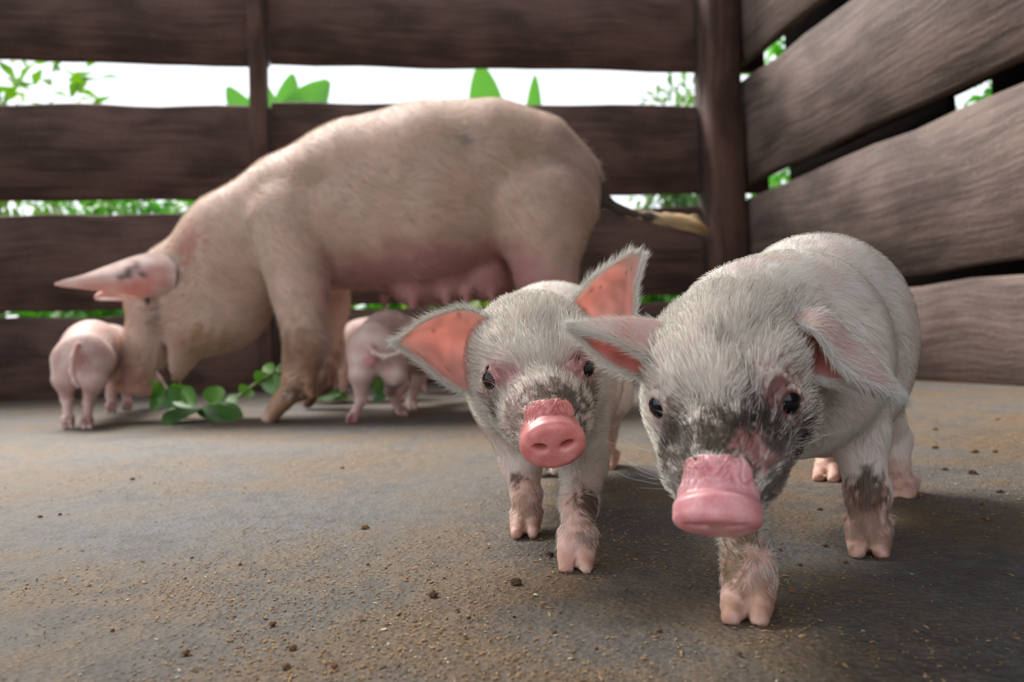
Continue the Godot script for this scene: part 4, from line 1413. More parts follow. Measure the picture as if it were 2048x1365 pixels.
func piglet_dirty() -> void:
	var sd := Vector3(0.857, 0, 0.51)
	near_piglet({
		called = "dirty", at = Vector3(0.2, 0, -0.5), label = "white piglet with mud-blackened face and drooping folded ears, head lowered",
		E = Vector3(0.0948, 0.0983, -0.3620), D = Vector3(0.0752, 0.0495, -0.3050), s0 = Vector3(0.1178, 0.0981, -0.3520) - Vector3(0.0692, 0.0981, -0.3720), h = 1.09, tilt = -0.42,
		neck = [[Vector3(0.128, 0.122, -0.425), 0.040], [Vector3(0.155, 0.116, -0.455), 0.050]],
		spine = [[Vector3(0.155, 0.116, -0.455), 0.048], [Vector3(0.205, 0.128, -0.535), 0.053], [Vector3(0.248, 0.128, -0.625), 0.050], [Vector3(0.268, 0.122, -0.66), 0.044]],
		lumps = [[Vector3(0.20, 0.095, -0.53), 0.046]],
		fore = [[[Vector3(0.118, 0.10, -0.44), Vector3(0.110, 0.075, -0.42), Vector3(0.1073, 0.0195, -0.3750), Vector3(0.1040, 0.0084, -0.3660), Vector3(0.0977, 0.0026, -0.3500)], Vector3(1, 0, 0.2), 0.94],
			[[Vector3(0.182, 0.11, -0.455), Vector3(0.2017, 0.0699, -0.4700), Vector3(0.2040, 0.0339, -0.4650), Vector3(0.2024, 0.0128, -0.4620), Vector3(0.1960, 0.0028, -0.4480)], Vector3(1, 0, 0.2), 1.0]],
		hind = [[[Vector3(0.240, 0.12, -0.645), Vector3(0.240, 0.078, -0.63), Vector3(0.2873, 0.0300, -0.7200), Vector3(0.2809, 0.0084, -0.7150), Vector3(0.2663, 0.0019, -0.6900)], sd, 1.0],
			[[Vector3(0.258, 0.116, -0.640), Vector3(0.270, 0.085, -0.605), Vector3(0.3028, 0.0415, -0.6350), Vector3(0.2998, 0.0075, -0.6250), Vector3(0.2863, -0.0105, -0.6050)], sd, 1.0]],
		feet = [Vector3(0.1007, 0.0036, -0.3600), Vector3(0.1994, 0.0088, -0.4550), Vector3(0.2726, 0.0044, -0.7000), Vector3(0.2901, -0.0048, -0.6100)],
		snout = lin(208, 130, 136), snout2 = lin(234, 178, 180), red = lin(246, 192, 184),
		seed = 4, density = 480000.0, bare = [[Vector3(0.1167, 0.0983, -0.3500), 0.014, 0.6]],
		blobs = [[Vector3(0.0749, 0.0808, -0.3380), 0.017, lin(86, 76, 58), 0.95, 0.7], [Vector3(0.0860, 0.0788, -0.3360), 0.017, lin(80, 68, 52), 0.95, 0.7], [Vector3(0.0983, 0.0828, -0.3380), 0.015, lin(40, 33, 30), 0.95, 0.8], [Vector3(0.0675, 0.0866, -0.3480), 0.012, lin(64, 54, 46), 0.85, 0.8], [Vector3(0.1304, 0.0793, -0.3580), 0.012, lin(26, 25, 26), 1.0, 0.5], [Vector3(0.1226, 0.0741, -0.3520), 0.010, lin(44, 40, 40), 0.85, 0.9], [Vector3(0.1196, 0.0872, -0.3500), 0.013, lin(84, 70, 62), 0.7, 1.1], [Vector3(0.1012, 0.0628, -0.3250), 0.019, lin(84, 78, 76), 0.9, 0.9], [Vector3(0.1074, 0.0702, -0.3350), 0.014, lin(110, 94, 86), 0.7, 1.0], [Vector3(0.1079, 0.0968, -0.3500), 0.014, lin(74, 50, 44), 0.85, 0.8], [Vector3(0.1157, 0.1064, -0.3560), 0.013, lin(140, 90, 80), 0.7, 0.9], [Vector3(0.1171, 0.0978, -0.3500), 0.010, lin(120, 78, 78), 0.85, 0.4], [Vector3(0.0648, 0.0691, -0.3250), 0.013, lin(108, 100, 96), 0.8, 0.9], [Vector3(0.0930, 0.0760, -0.3300), 0.010, lin(196, 128, 124), 0.6, 0.6], [Vector3(0.0660, 0.0915, -0.3600), 0.011, lin(140, 108, 98), 0.7, 0.9], [Vector3(0.1119, 0.1227, -0.3750), 0.006, lin(130, 118, 108), 0.4, 1.2], [Vector3(0.1000, 0.1196, -0.3750), 0.006, lin(110, 98, 88), 0.45, 1.2], [Vector3(0.1996, 0.0367, -0.4550), 0.014, lin(66, 48, 36), 0.9, 0.5], [Vector3(0.1988, 0.0146, -0.4520), 0.022, lin(122, 92, 72), 0.7, 0.6], [Vector3(0.0989, 0.0385, -0.3650), 0.009, lin(120, 94, 64), 0.85, 0.8], [Vector3(0.0956, 0.0218, -0.3680), 0.008, lin(120, 96, 64), 0.8, 0.9], [Vector3(0.1032, 0.0102, -0.3600), 0.012, lin(150, 116, 88), 0.6, 0.9], [Vector3(0.1509, 0.1288, -0.3900), 0.010, lin(220, 140, 134), 0.6, 0.6], [Vector3(0.1562, 0.1118, -0.3750), 0.014, lin(214, 150, 144), 0.6, 0.8]],
		crumb = [[Vector3(0.0867, 0.0645, -0.3180), 0.0028, lin(170, 92, 66), 0.8, 0.8], [Vector3(0.0903, 0.0587, -0.3120), 0.003, lin(150, 76, 66), 0.7, 0.8]],
		ears = [[[
		[Vector3(0.0787, 0.1041, -0.3950), Vector3(0.0812, 0.1163, -0.4050), Vector3(0.0808, 0.1327, -0.4000), Vector3(0.0749, 0.1133, -0.3800)],
		[Vector3(0.0672, 0.1079, -0.3920), Vector3(0.0700, 0.1218, -0.4050), Vector3(0.0680, 0.1364, -0.3980), Vector3(0.0633, 0.1192, -0.3780)],
		[Vector3(0.0521, 0.1132, -0.3880), Vector3(0.0541, 0.1249, -0.4000), Vector3(0.0527, 0.1371, -0.3950), Vector3(0.0489, 0.1273, -0.3780)],
		[Vector3(0.0395, 0.1224, -0.3860), Vector3(0.0409, 0.1290, -0.3920), Vector3(0.0404, 0.1361, -0.3900), Vector3(0.0381, 0.1315, -0.3800)],
		[Vector3(0.0299, 0.1338, -0.3840), Vector3(0.0299, 0.1341, -0.3840), Vector3(0.0299, 0.1346, -0.3840), Vector3(0.0298, 0.1341, -0.3830)]], Vector3(0, -0.6, 1)],
		[[
		[Vector3(0.1320, 0.1099, -0.3720), Vector3(0.1365, 0.1195, -0.3850), Vector3(0.1338, 0.1342, -0.3880), Vector3(0.1329, 0.1318, -0.3720)],
		[Vector3(0.1411, 0.1063, -0.3640), Vector3(0.1503, 0.1190, -0.3820), Vector3(0.1474, 0.1373, -0.3800), Vector3(0.1379, 0.1267, -0.3600)],
		[Vector3(0.1528, 0.1040, -0.3620), Vector3(0.1610, 0.1135, -0.3760), Vector3(0.1582, 0.1268, -0.3760), Vector3(0.1440, 0.1144, -0.3550)],
		[Vector3(0.1644, 0.0999, -0.3620), Vector3(0.1683, 0.1057, -0.3680), Vector3(0.1668, 0.1143, -0.3680), Vector3(0.1526, 0.1062, -0.3520)],
		[Vector3(0.1738, 0.0974, -0.3600), Vector3(0.1743, 0.0978, -0.3610), Vector3(0.1744, 0.0987, -0.3610), Vector3(0.1720, 0.0976, -0.3580)]], Vector3(-0.6, -0.4, 0.6)]],
	})

# ------------------------------------------------------------------ the sow
func sow() -> void:
	var t0 := Time.get_ticks_msec()
	var at := Vector3(-0.15, 0, -1.68)
	var root := base("sow", at)
	tag(root, "large pale sow with muddy trotters eating greens beside the plank wall", "pig")
	var b := Body.new()
	b.floor_cut = 0.0
	# trunk
	b.chain([Vector3(-0.4386, 0.4119, -1.6800), Vector3(-0.3109, 0.4371, -1.6800), Vector3(-0.1626, 0.4467, -1.6800), Vector3(-0.0296, 0.4738, -1.6800), Vector3(0.0548, 0.4666, -1.6800), Vector3(0.1036, 0.4437, -1.6800)], [0.130, 0.160, 0.180, 0.154, 0.128, 0.094], 0.045, Vector3.UP, 1.05)
	b.chain([Vector3(-0.4388, 0.4067, -1.6800), Vector3(-0.5673, 0.3530, -1.6800), Vector3(-0.6592, 0.2875, -1.6800)], [0.128, 0.114, 0.094], 0.05)
	b.ball(Vector3(-0.5975, 0.2325, -1.6800), 0.084, 0.06)
	b.ball(Vector3(-0.6511, 0.2080, -1.6800), 0.070, 0.05)
	# head
	b.ball(Vector3(-0.7070, 0.2786, -1.6800), 0.082, 0.04)
	b.ball(Vector3(-0.7415, 0.2534, -1.6800), 0.058, 0.04, Vector3(0, 0, 1), 1.2)
	b.chain([Vector3(-0.7487, 0.2272, -1.6800), Vector3(-0.7740, 0.1595, -1.6800), Vector3(-0.7881, 0.0970, -1.6700)], [0.054, 0.040, 0.032], 0.02, Vector3(0, 0, 1), 1.1)
	b.disc(Vector3(-0.7953, 0.0679, -1.6700), Vector3(-0.8068, 0.0327, -1.6700) - Vector3(-0.7881, 0.0970, -1.6700), 0.036, 0.012, 0.009, 0.01, Vector3(0, 0, 1), 1.15)
	b.chain([Vector3(-0.6730, 0.1823, -1.6800), Vector3(-0.7097, 0.1234, -1.6800), Vector3(-0.7238, 0.0754, -1.6800)], [0.055, 0.030, 0.017], 0.02, Vector3(0, 0, 1), 1.1)
	b.carve(Vector3(-0.7203, 0.1492, -1.6600), Vector3(-0.7345, 0.0590, -1.6600), 0.009, 0.020, 0.006, Vector3(0, 0, 1), 8.0)
	# near fore leg, far fore leg
	b.chain([Vector3(-0.4331, 0.3887, -1.6000), Vector3(-0.4116, 0.2590, -1.5600), Vector3(-0.4009, 0.1458, -1.5500), Vector3(-0.4183, 0.0671, -1.5400)], [0.094, 0.055, 0.041, 0.032], 0.013)
	hoof(b, Vector3(-0.4223, 0.0634, -1.5400), Vector3(-0.4720, 0.0089, -1.5200), Vector3(0.1, 0, 1).normalized(), 2.7)
	b.chain([Vector3(-0.4382, 0.3633, -1.8000), Vector3(-0.4348, 0.2408, -1.8400), Vector3(-0.4430, 0.1370, -1.8600), Vector3(-0.4513, 0.0614, -1.8600)], [0.085, 0.054, 0.042, 0.034], 0.03)
	hoof(b, Vector3(-0.4561, 0.0580, -1.8600), Vector3(-0.4803, 0.0159, -1.8400), Vector3(0.1, 0, 1).normalized(), 2.7)
	# hind legs
	b.chain([Vector3(0.0652, 0.3914, -1.6000), Vector3(0.0716, 0.2676, -1.5700), Vector3(0.0972, 0.1385, -1.5800), Vector3(0.0780, 0.0449, -1.5800)], [0.114, 0.058, 0.034, 0.029], 0.02)
	hoof(b, Vector3(0.0759, 0.0420, -1.5800), Vector3(0.0453, 0.0079, -1.5600), Vector3(0.1, 0, 1).normalized(), 2.6)
	b.chain([Vector3(0.0386, 0.4033, -1.8000), Vector3(0.0108, 0.2497, -1.8600), Vector3(0.0363, 0.1320, -1.8800), Vector3(0.0157, 0.0501, -1.8800)], [0.10, 0.05, 0.036, 0.031], 0.05)
	hoof(b, Vector3(0.0156, 0.0477, -1.8800), Vector3(-0.0187, 0.0077, -1.8600), Vector3(0.1, 0, 1).normalized(), 2.6)
	# udder and teats
	b.ball(Vector3(-0.0538, 0.2786, -1.6650), 0.052, 0.016)
	b.ball(Vector3(-0.1248, 0.2702, -1.6600), 0.052, 0.016)
	b.ball(Vector3(-0.1961, 0.2623, -1.6600), 0.046, 0.016)
	b.ball(Vector3(-0.0544, 0.2951, -1.7600), 0.055, 0.04)
	b.ball(Vector3(-0.1323, 0.2812, -1.7600), 0.055, 0.04)
	b.ball(Vector3(-0.2100, 0.2728, -1.7600), 0.050, 0.04)
	b.cap(Vector3(-0.0363, 0.2465, -1.6350), Vector3(-0.0373, 0.2198, -1.6350), 0.012, 0.006, 0.01)
	b.cap(Vector3(-0.0883, 0.2425, -1.6250), Vector3(-0.0892, 0.2170, -1.6250), 0.012, 0.006, 0.01)
	b.cap(Vector3(-0.1299, 0.2385, -1.6200), Vector3(-0.1308, 0.2120, -1.6200), 0.012, 0.006, 0.01)
	b.cap(Vector3(-0.1985, 0.2354, -1.6300), Vector3(-0.1994, 0.2088, -1.6300), 0.012, 0.006, 0.01)
	b.cap(Vector3(-0.1908, 0.2509, -1.7400), Vector3(-0.1917, 0.2246, -1.7400), 0.012, 0.006, 0.01)
	b.cap(Vector3(-0.2729, 0.2502, -1.7200), Vector3(-0.2738, 0.2243, -1.7200), 0.012, 0.006, 0.01)
	b.cap(Vector3(-0.1001, 0.2524, -1.7600), Vector3(-0.1009, 0.2281, -1.7600), 0.012, 0.006, 0.01)
	# tail
	b.chain([Vector3(0.1744, 0.4994, -1.6700), Vector3(0.1876, 0.4568, -1.6700), Vector3(0.2063, 0.4258, -1.6600), Vector3(0.2349, 0.4060, -1.6600), Vector3(0.2951, 0.3876, -1.6500), Vector3(0.3466, 0.3749, -1.6400)], [0.018, 0.0125, 0.0105, 0.0095, 0.008, 0.005], 0.012)
	# eye
	var ec := Vector3(-0.7248, 0.2446, -1.6120)
	eye_lids(b, ec, Vector3(-0.25, 0.1, 1).normalized(), Vector3.UP, 3.0, 0.014)
	b.mesh_up(0.011)
	b.refine([[Vector3(-0.7877, 0.0760, -1.6700), 0.075], [ec, 0.035], [Vector3(-0.4424, 0.0409, -1.5400), 0.07]])
	b.take_normals()
	print("sow ", b.V.size(), " ", Time.get_ticks_msec() - t0)
	var hide := lin(200, 164, 148)
	var hide2 := lin(214, 186, 172)
	var rosy := lin(168, 112, 112)
	var blobs := [[Vector3(-0.6283, 0.3563, -1.5700), 0.042, lin(196, 118, 108), 0.5, 0.8], [Vector3(-0.0783, 0.5268, -1.5200), 0.017, lin(134, 128, 120), 0.75, 0.3], [Vector3(-0.3797, 0.4795, -1.5400), 0.040, lin(164, 138, 116), 0.7, 0.4], [Vector3(-0.2854, 0.4266, -1.5000), 0.006, lin(60, 50, 46), 0.9, 0.2], [Vector3(0.0655, 0.3088, -1.4800), 0.005, lin(60, 50, 46), 0.9, 0.2],
		[Vector3(-0.6147, 0.1384, -1.6200), 0.060, lin(170, 134, 92), 0.7, 0.5], [Vector3(-0.4069, 0.0743, -1.5200), 0.10, lin(166, 128, 92), 0.75, 0.7], [Vector3(-0.4212, 0.1369, -1.5100), 0.03, lin(96, 74, 58), 0.6, 0.9], [Vector3(-0.4142, 0.0608, -1.5100), 0.022, lin(88, 72, 62), 0.8, 0.8], [Vector3(-0.3833, 0.1356, -1.5100), 0.05, lin(150, 108, 84), 0.6, 0.9], [Vector3(-0.4466, 0.0563, -1.8400), 0.09, lin(130, 98, 76), 0.7, 0.8], [Vector3(-0.4305, 0.0211, -1.8400), 0.05, lin(72, 56, 46), 0.8, 0.8], [Vector3(-0.7200, 0.2079, -1.6100), 0.02, lin(130, 112, 104), 0.6, 0.7], [Vector3(-0.7194, 0.2437, -1.6000), 0.022, lin(140, 116, 110), 0.7, 0.4], [Vector3(-0.7739, 0.0774, -1.6300), 0.055, lin(176, 112, 104), 0.5, 0.6], [Vector3(0.0380, 0.5012, -1.5500), 0.05, lin(168, 146, 120), 0.4, 0.7]]
	var uc := Vector3(-0.1248, 0.2723, -1.6600)
	var tail0 := Vector3(0.1856, 0.4600, -1.6700)
	var colour := func(p: Vector3, n: Vector3) -> Color:
		var c := hide.lerp(hide2, clampf(0.5 + 0.8 * fbm(p.x * 9.0, p.y * 9.0, p.z * 9.0, 2), 0.0, 1.0))
		c = c.lerp(lin(150, 124, 104), clampf(fbm(p.x * 16.0 + 5.0, p.y * 16.0, p.z * 16.0, 3) * 1.4 - 0.05, 0.0, 0.28))
		var q := p - uc
		var w := 1.0 - smoothstep(0.7, 1.25, Vector3(q.x / 0.27, (q.y + 0.02) / 0.095, q.z / 0.3).length() + 0.15 * noise.get_noise_3dv(p * 20.0))
		c = c.lerp(rosy, w * 0.85)
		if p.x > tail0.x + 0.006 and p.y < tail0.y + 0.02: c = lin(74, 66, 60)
		return stain(c, p, blobs)
	var m := body_mesh(b, colour, M.skin, M.wet)
	var eb := [[Vector3(-0.7317, 0.3162, -1.5400), 0.030, lin(58, 38, 44), 0.9, 0.7], [Vector3(-0.7487, 0.2974, -1.5300), 0.012, lin(120, 70, 70), 0.6, 0.9], [Vector3(-0.7009, 0.2684, -1.5500), 0.05, lin(196, 122, 116), 0.5, 0.8]]
	var outer := func(p: Vector3, _r: float, _c: float) -> Color:
		return stain(lin(222, 198, 190).lerp(lin(210, 174, 166), clampf(0.5 + noise.get_noise_3dv(p * 30.0), 0.0, 1.0)), p, eb)
	var ear := sheet([
		[Vector3(-0.6694, 0.3325, -1.6000), Vector3(-0.6601, 0.2917, -1.5750), Vector3(-0.6799, 0.2524, -1.6000)],
		[Vector3(-0.7247, 0.3387, -1.5850), Vector3(-0.7148, 0.2933, -1.5500), Vector3(-0.7326, 0.2536, -1.5750)],
		[Vector3(-0.7825, 0.3162, -1.5600), Vector3(-0.7756, 0.2843, -1.5350), Vector3(-0.7913, 0.2631, -1.5550)],
		[Vector3(-0.8292, 0.2944, -1.5400), Vector3(-0.8261, 0.2799, -1.5300), Vector3(-0.8338, 0.2713, -1.5400)],
		[Vector3(-0.8742, 0.2816, -1.5300), Vector3(-0.8752, 0.2797, -1.5300), Vector3(-0.8753, 0.2768, -1.5300)]], Vector3(0, 0, -1))
	add_sheet(m, ear, 0.004, outer, outer, M.skin)
	var ear2 := sheet([
		[Vector3(-0.7536, 0.3012, -1.7400), Vector3(-0.7642, 0.2749, -1.7500), Vector3(-0.7638, 0.2507, -1.7300)],
		[Vector3(-0.8194, 0.2948, -1.7400), Vector3(-0.8350, 0.2748, -1.7600), Vector3(-0.8245, 0.2571, -1.7300)],
		[Vector3(-0.8799, 0.2838, -1.7400), Vector3(-0.8886, 0.2716, -1.7500), Vector3(-0.8788, 0.2612, -1.7300)],
		[Vector3(-0.9046, 0.2708, -1.7300), Vector3(-0.9047, 0.2665, -1.7300), Vector3(-0.9026, 0.2621, -1.7300)]], Vector3(0, 0, -1))
	add_sheet(m, ear2, 0.004, outer, outer, M.skin)
	var o := put(root, "body", m)
	o.position = -at
	eyeball(root, ec - at + Vector3(0, 0, 0.002), 0.014)
	# coat
	var fur := Fur.new()
	var r := RandomNumberGenerator.new()
	r.seed = 21
	var grow := func(p: Vector3, n: Vector3) -> void:
		if p.y < 0.10: return
		if n.z < -0.45: return
		var q := p - uc
		if Vector3(q.x / 0.27, (q.y + 0.02) / 0.10, q.z / 0.3).length() < 1.0 and r.randf() < 0.8: return
		if p.x > tail0.x + 0.006 and p.y < tail0.y + 0.02: return
		var k := Vector3(noise.get_noise_3dv(p * 7.0), noise.get_noise_3dv(p * 7.0 + Vector3(9, 0, 0)), 0)
		var d := (Vector3(1.0, -0.75, 0) + k * 0.9 + Vector3(r.randfn(), r.randfn(), r.randfn()) * 0.15).normalized()
		if p.x < -0.62: d = Vector3(0.5, 0.4, 0.2).normalized()
		d = (d - n * d.dot(n)).normalized()
		var c := lin(246, 230, 214).lerp(lin(206, 178, 158), r.randf())
		c = c.lerp(stain(c, p, blobs), 0.7)
		fur.hair(p, (d + n * 0.30).normalized(), (d + n * 0.12).normalized(), r.randf_range(0.012, 0.024), 0.00030, c, c)
	scatter(b.V, b.N, b.T, 34000.0, r, grow)
	# longer crest hairs on the rump
	for j in 70:
		var a := Vector3(0.1459, 0.5452, -1.6600).lerp(Vector3(0.1907, 0.4546, -1.6600), r.randf()) + Vector3(r.randfn() * 0.004, r.randfn() * 0.004, r.randfn() * 0.012)
		var d := Vector3(0.8, 0.55, r.randfn() * 0.2).normalized()
		fur.hair(a, d, (d + Vector3(0.3, -0.4, 0)).normalized(), r.randf_range(0.02, 0.045), 0.0004, lin(226, 216, 202), lin(226, 216, 202))
	put_fur(root, fur, "short pale coat")
	root.get_node("hair").position = -at
	# tail switch
	var sw := Fur.new()
	var path := [Vector3(0.2094, 0.4236, -1.6600), Vector3(0.2349, 0.4060, -1.6600), Vector3(0.2951, 0.3876, -1.6500), Vector3(0.3466, 0.3749, -1.6400)]
	for j in 5200:
		var tt := pow(r.randf(), 0.8) * 3.0
		var i := mini(int(tt), 2)
		var p: Vector3 = path[i].lerp(path[i + 1], tt - i)
		var fwd: Vector3 = (path[i + 1] - path[i]).normalized()
		var l := lerpf(0.024, 0.082, pow(tt / 3.0, 1.5)) * r.randf_range(0.55, 1.1)
		var a := r.randf() * TAU
		var sp := r.randf_range(0.1, 0.55)
		var fan := Vector3(0, cos(a), sin(a) * 0.7) * sp
		var d := (fwd + fan).normalized()
		var c := lin(246, 234, 212).lerp(lin(238, 204, 150), clampf(tt / 3.0 + r.randfn() * 0.2, 0.0, 1.0))
		sw.hair(p, d, (fwd - fan * 0.5 + Vector3(0.0, -0.34, 0) * (tt / 3.0)).normalized(), l, 0.0005, c, c)
	put_fur(root, sw, "golden tail tuft", "tail_tuft")
	root.get_node("tail_tuft").position = -at
	print("sow done ", fur.v.size() / 7, " ", Time.get_ticks_msec() - t0)

# ------------------------------------------------------------------ the piglets round her
func far_piglet(g: Dictionary) -> void:
	var t0 := Time.get_ticks_msec()
	var sp: Array = g.spine
	var at: Vector3 = sp[0][0]
	at.y = 0
	var root := base("piglet", at)
	tag(root, g.label, "piglet")
	var b := Body.new()
	b.floor_cut = 0.0
	for i in sp.size() - 1: b.cap(sp[i][0], sp[i + 1][0], sp[i][1], sp[i + 1][1], 0.03, Vector3.UP, 1.08)
	var E: Vector3 = g.E
	var f: Vector3 = (g.D - E).normalized()
	var s := f.cross(Vector3.UP).normalized()
	var u := s.cross(f).normalized()
	pig_head(b, E, f, u, s, 1.12, 0.0, false)
	b.cap(E - f * 0.045 - u * 0.014, sp[sp.size() - 1][0], 0.032, sp[sp.size() - 1][1] * 0.9, 0.02)
	for q in g.fore: fore_leg(b, q, g.side, 0.95)
	for q in g.hind: hind_leg(b, q, g.side, 0.92)
	if g.has("tail"):
		var tr := []
		for j in g.tail.size(): tr.append(lerpf(0.0062, 0.0032, float(j) / (g.tail.size() - 1)))
		b.chain(g.tail, tr, 0.006)
	for q in g.get("lumps", []): b.ball(q[0], q[1], 0.006)
	b.mesh_up(0.005)
	b.take_normals()
	var pink: Color = g.tone
	var blobs: Array = g.get("blobs", [])
	var colour := func(p: Vector3, n: Vector3) -> Color:
		var c := pink.lerp(lin(228, 206, 198), clampf(0.35 + 0.6 * noise.get_noise_3dv(p * 30.0), 0.0, 1.0))
		return stain(c, p, blobs)
	var m := body_mesh(b, colour, M.skin, M.wet)
	var oc := func(_p: Vector3, _r: float, _c: float) -> Color: return lin(226, 190, 182)
	for k in [-1.0, 1.0]:
		var r0: Vector3 = E - f * 0.038 + u * 0.012 + s * (k * 0.022)
		var w: Vector3 = (s * k + u * 0.45 - f * 0.2).normalized()
		var v := f
		var rows := []
		for q in [[0.0, 0.020], [0.018, 0.024], [0.038, 0.018], [0.055, 0.008], [0.066, 0.001]]:
			var c: Vector3 = r0 + w * q[0]
			rows.append([c - v * q[1], c - u * 0.004, c + v * q[1]])
		var sh := sheet(rows, f, 3, 4)
		add_sheet(m, sh, 0.0013, oc, oc, M.ear)
	var o := put(root, "body", m)
	o.position = -at
	var fur := Fur.new()
	var r := RandomNumberGenerator.new()
	r.seed = 31
	var back: Vector3 = (sp[0][0] - sp[sp.size() - 1][0]).normalized()
	var grow := func(p: Vector3, n: Vector3) -> void:
		if p.y < 0.03: return
		var d := (back + Vector3.DOWN * 0.6 + Vector3(r.randfn(), r.randfn(), r.randfn()) * 0.2)
		d = (d - n * d.dot(n)).normalized()
		var c := lin(236, 226, 214)
		fur.hair(p, (d + n * 0.3).normalized(), (d + n * 0.15).normalized(), r.randf_range(0.005, 0.009), 0.0002, c, c)
	scatter(b.V, b.N, b.T, 60000.0, r, grow)
	put_fur(root, fur)
	root.get_node("hair").position = -at
	print("far ", b.V.size(), " ", Time.get_ticks_msec() - t0)

func litter() -> void:
	# by the sow's snout, seen from behind
	far_piglet({
		label = "pink piglet seen from behind with hanging tail beside the sow's snout", tone = lin(204, 164, 158), side = Vector3(1, 0, -0.2).normalized(),
		spine = [[Vector3(-0.8409, 0.1358, -1.5600), 0.048], [Vector3(-0.8756, 0.1494, -1.6600), 0.053], [Vector3(-0.9190, 0.1480, -1.8200), 0.052], [Vector3(-0.9690, 0.1402, -1.9800), 0.048]],
		E = Vector3(-0.9800, 0.0988, -2.1400), D = Vector3(-0.9651, 0.0566, -2.1700),
		hind = [[Vector3(-0.8666, 0.1279, -1.5600), Vector3(-0.8671, 0.0963, -1.5400), Vector3(-0.8747, 0.0547, -1.5600), Vector3(-0.8571, 0.0177, -1.5300), Vector3(-0.8426, 0.0043, -1.5050)], [Vector3(-0.8157, 0.1261, -1.5600), Vector3(-0.8102, 0.0905, -1.5400), Vector3(-0.8327, 0.0484, -1.5600), Vector3(-0.8207, 0.0145, -1.5300), Vector3(-0.8077, 0.0031, -1.5050)]],
		fore = [[Vector3(-0.9848, 0.1065, -1.9600), Vector3(-0.9994, 0.0816, -1.9800), Vector3(-0.9954, 0.0448, -1.9700), Vector3(-0.9912, 0.0182, -1.9600), Vector3(-0.9841, 0.0052, -1.9500)], [Vector3(-0.9585, 0.1045, -2.0000), Vector3(-0.9618, 0.0795, -2.0000), Vector3(-0.9704, 0.0447, -2.0000), Vector3(-0.9663, 0.0201, -1.9900), Vector3(-0.9619, 0.0058, -1.9800)]],
		tail = [Vector3(-0.8198, 0.1603, -1.5030), Vector3(-0.8202, 0.1369, -1.4870), Vector3(-0.8229, 0.1090, -1.4870), Vector3(-0.8178, 0.0901, -1.4870), Vector3(-0.8125, 0.0806, -1.4870)],
		blobs = [[Vector3(-0.8216, 0.1319, -1.5100), 0.022, lin(178, 108, 108), 0.7, 0.4], [Vector3(-0.8518, 0.0088, -1.5200), 0.022, lin(104, 58, 52), 0.8, 0.4], [Vector3(-0.8173, 0.0124, -1.5200), 0.020, lin(130, 80, 70), 0.7, 0.5], [Vector3(-0.9839, 0.0113, -1.9500), 0.02, lin(110, 62, 58), 0.7, 0.4], [Vector3(-0.9617, 0.0120, -1.9800), 0.02, lin(110, 62, 58), 0.7, 0.4]],
	})
	# under the sow's belly, striding away
	far_piglet({
		label = "pink piglet striding away under the sow's belly, tail swung sideways", tone = lin(204, 166, 158), side = Vector3(1, 0, -0.1).normalized(),
		spine = [[Vector3(-0.2547, 0.1348, -1.4900), 0.047], [Vector3(-0.2440, 0.1444, -1.5800), 0.053], [Vector3(-0.2285, 0.1405, -1.7000), 0.052], [Vector3(-0.2163, 0.1337, -1.8200), 0.048]],
		E = Vector3(-0.1768, 0.1203, -1.9200), D = Vector3(-0.1467, 0.0948, -1.9400),
		hind = [[Vector3(-0.2739, 0.1206, -1.4800), Vector3(-0.2787, 0.0862, -1.4600), Vector3(-0.2821, 0.0398, -1.4700), Vector3(-0.2919, 0.0105, -1.4400), Vector3(-0.2927, -0.0002, -1.4200)], [Vector3(-0.2260, 0.1159, -1.5000), Vector3(-0.2194, 0.0834, -1.4800), Vector3(-0.2390, 0.0512, -1.5400), Vector3(-0.2252, 0.0117, -1.5700), Vector3(-0.2150, 0.0012, -1.5500)]],
		fore = [[Vector3(-0.2094, 0.0977, -1.7800), Vector3(-0.2128, 0.0669, -1.8000), Vector3(-0.2225, 0.0355, -1.7600), Vector3(-0.2251, 0.0138, -1.7400), Vector3(-0.2174, 0.0006, -1.7100)], [Vector3(-0.2547, 0.0989, -1.8000), Vector3(-0.2620, 0.0679, -1.8200), Vector3(-0.2684, 0.0327, -1.8400), Vector3(-0.2689, 0.0154, -1.8400), Vector3(-0.2663, 0.0075, -1.8200)]],
		tail = [Vector3(-0.2599, 0.1386, -1.4470), Vector3(-0.2487, 0.1247, -1.4320), Vector3(-0.2268, 0.1168, -1.4280), Vector3(-0.2035, 0.1240, -1.4300), Vector3(-0.1823, 0.1314, -1.4350)], lumps = [[Vector3(-0.2572, 0.1112, -1.4520), 0.011]],
		blobs = [[Vector3(-0.2542, 0.1113, -1.4400), 0.020, lin(198, 120, 124), 0.75, 0.3], [Vector3(-0.2937, 0.0024, -1.4300), 0.018, lin(116, 58, 52), 0.85, 0.4], [Vector3(-0.2182, 0.0044, -1.5600), 0.018, lin(130, 76, 68), 0.7, 0.4], [Vector3(-0.2356, 0.0487, -1.5300), 0.016, lin(190, 120, 116), 0.6, 0.4]],
	})
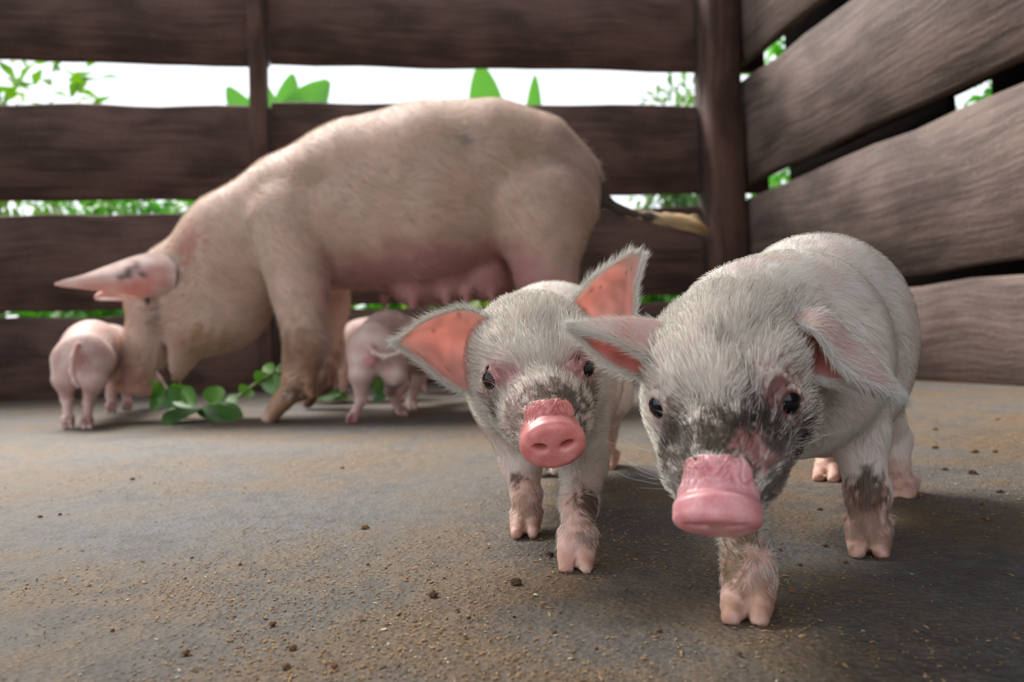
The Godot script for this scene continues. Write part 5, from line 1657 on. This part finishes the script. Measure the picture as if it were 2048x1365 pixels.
	# broadside behind it
	far_piglet({
		label = "piglet standing broadside behind the sow's front legs, back rim-lit", tone = lin(204, 166, 158), side = Vector3(0.1, 0, 1).normalized(),
		spine = [[Vector3(-0.2941, 0.1445, -2.0900), 0.052], [Vector3(-0.3331, 0.1537, -2.0900), 0.058], [Vector3(-0.3924, 0.1479, -2.0900), 0.056], [Vector3(-0.4454, 0.1340, -2.0900), 0.050]],
		E = Vector3(-0.5418, 0.1023, -2.1400), D = Vector3(-0.5725, 0.0671, -2.1400),
		hind = [[Vector3(-0.2909, 0.1119, -2.0600), Vector3(-0.2934, 0.0735, -2.0500), Vector3(-0.2830, 0.0405, -2.0600), Vector3(-0.2942, 0.0150, -2.0600), Vector3(-0.3010, -0.0009, -2.0500)], [Vector3(-0.2995, 0.1113, -2.1400), Vector3(-0.3036, 0.0711, -2.1400), Vector3(-0.2899, 0.0393, -2.1500), Vector3(-0.3015, 0.0154, -2.1500), Vector3(-0.3100, 0.0002, -2.1400)]],
		fore = [[Vector3(-0.4335, 0.1039, -2.0600), Vector3(-0.4346, 0.0716, -2.0600), Vector3(-0.4381, 0.0433, -2.0600), Vector3(-0.4390, 0.0175, -2.0600), Vector3(-0.4438, 0.0015, -2.0500)], [Vector3(-0.4745, 0.1040, -2.1400), Vector3(-0.4755, 0.0731, -2.1400), Vector3(-0.4814, 0.0433, -2.1500), Vector3(-0.4822, 0.0190, -2.1500), Vector3(-0.4871, 0.0064, -2.1400)]],
	})
	# by the far wall
	far_piglet({
		label = "piglet standing close to the far plank wall behind the other piglets", tone = lin(204, 166, 158), side = Vector3(0.1, 0, 1).normalized(),
		spine = [[Vector3(-0.2547, 0.1561, -2.3600), 0.054], [Vector3(-0.2128, 0.1665, -2.3600), 0.060], [Vector3(-0.1611, 0.1618, -2.3600), 0.060], [Vector3(-0.1170, 0.1484, -2.3600), 0.052]],
		E = Vector3(-0.0480, 0.1193, -2.3400), D = Vector3(-0.0196, 0.0891, -2.3300),
		hind = [[Vector3(-0.2526, 0.1221, -2.3300), Vector3(-0.2501, 0.0784, -2.3200), Vector3(-0.2638, 0.0494, -2.3300), Vector3(-0.2617, 0.0244, -2.3300), Vector3(-0.2554, 0.0072, -2.3200)], [Vector3(-0.2664, 0.1221, -2.4300), Vector3(-0.2679, 0.0794, -2.4300), Vector3(-0.2914, 0.0509, -2.4400), Vector3(-0.2923, 0.0234, -2.4400), Vector3(-0.2856, 0.0084, -2.4300)]],
		fore = [[Vector3(-0.1270, 0.1133, -2.3300), Vector3(-0.1282, 0.0783, -2.3300), Vector3(-0.1265, 0.0446, -2.3300), Vector3(-0.1273, 0.0197, -2.3300), Vector3(-0.1185, 0.0053, -2.3200)], [Vector3(-0.1721, 0.1142, -2.4300), Vector3(-0.1733, 0.0776, -2.4300), Vector3(-0.1722, 0.0437, -2.4400), Vector3(-0.1730, 0.0192, -2.4400), Vector3(-0.1636, 0.0071, -2.4300)]],
	})
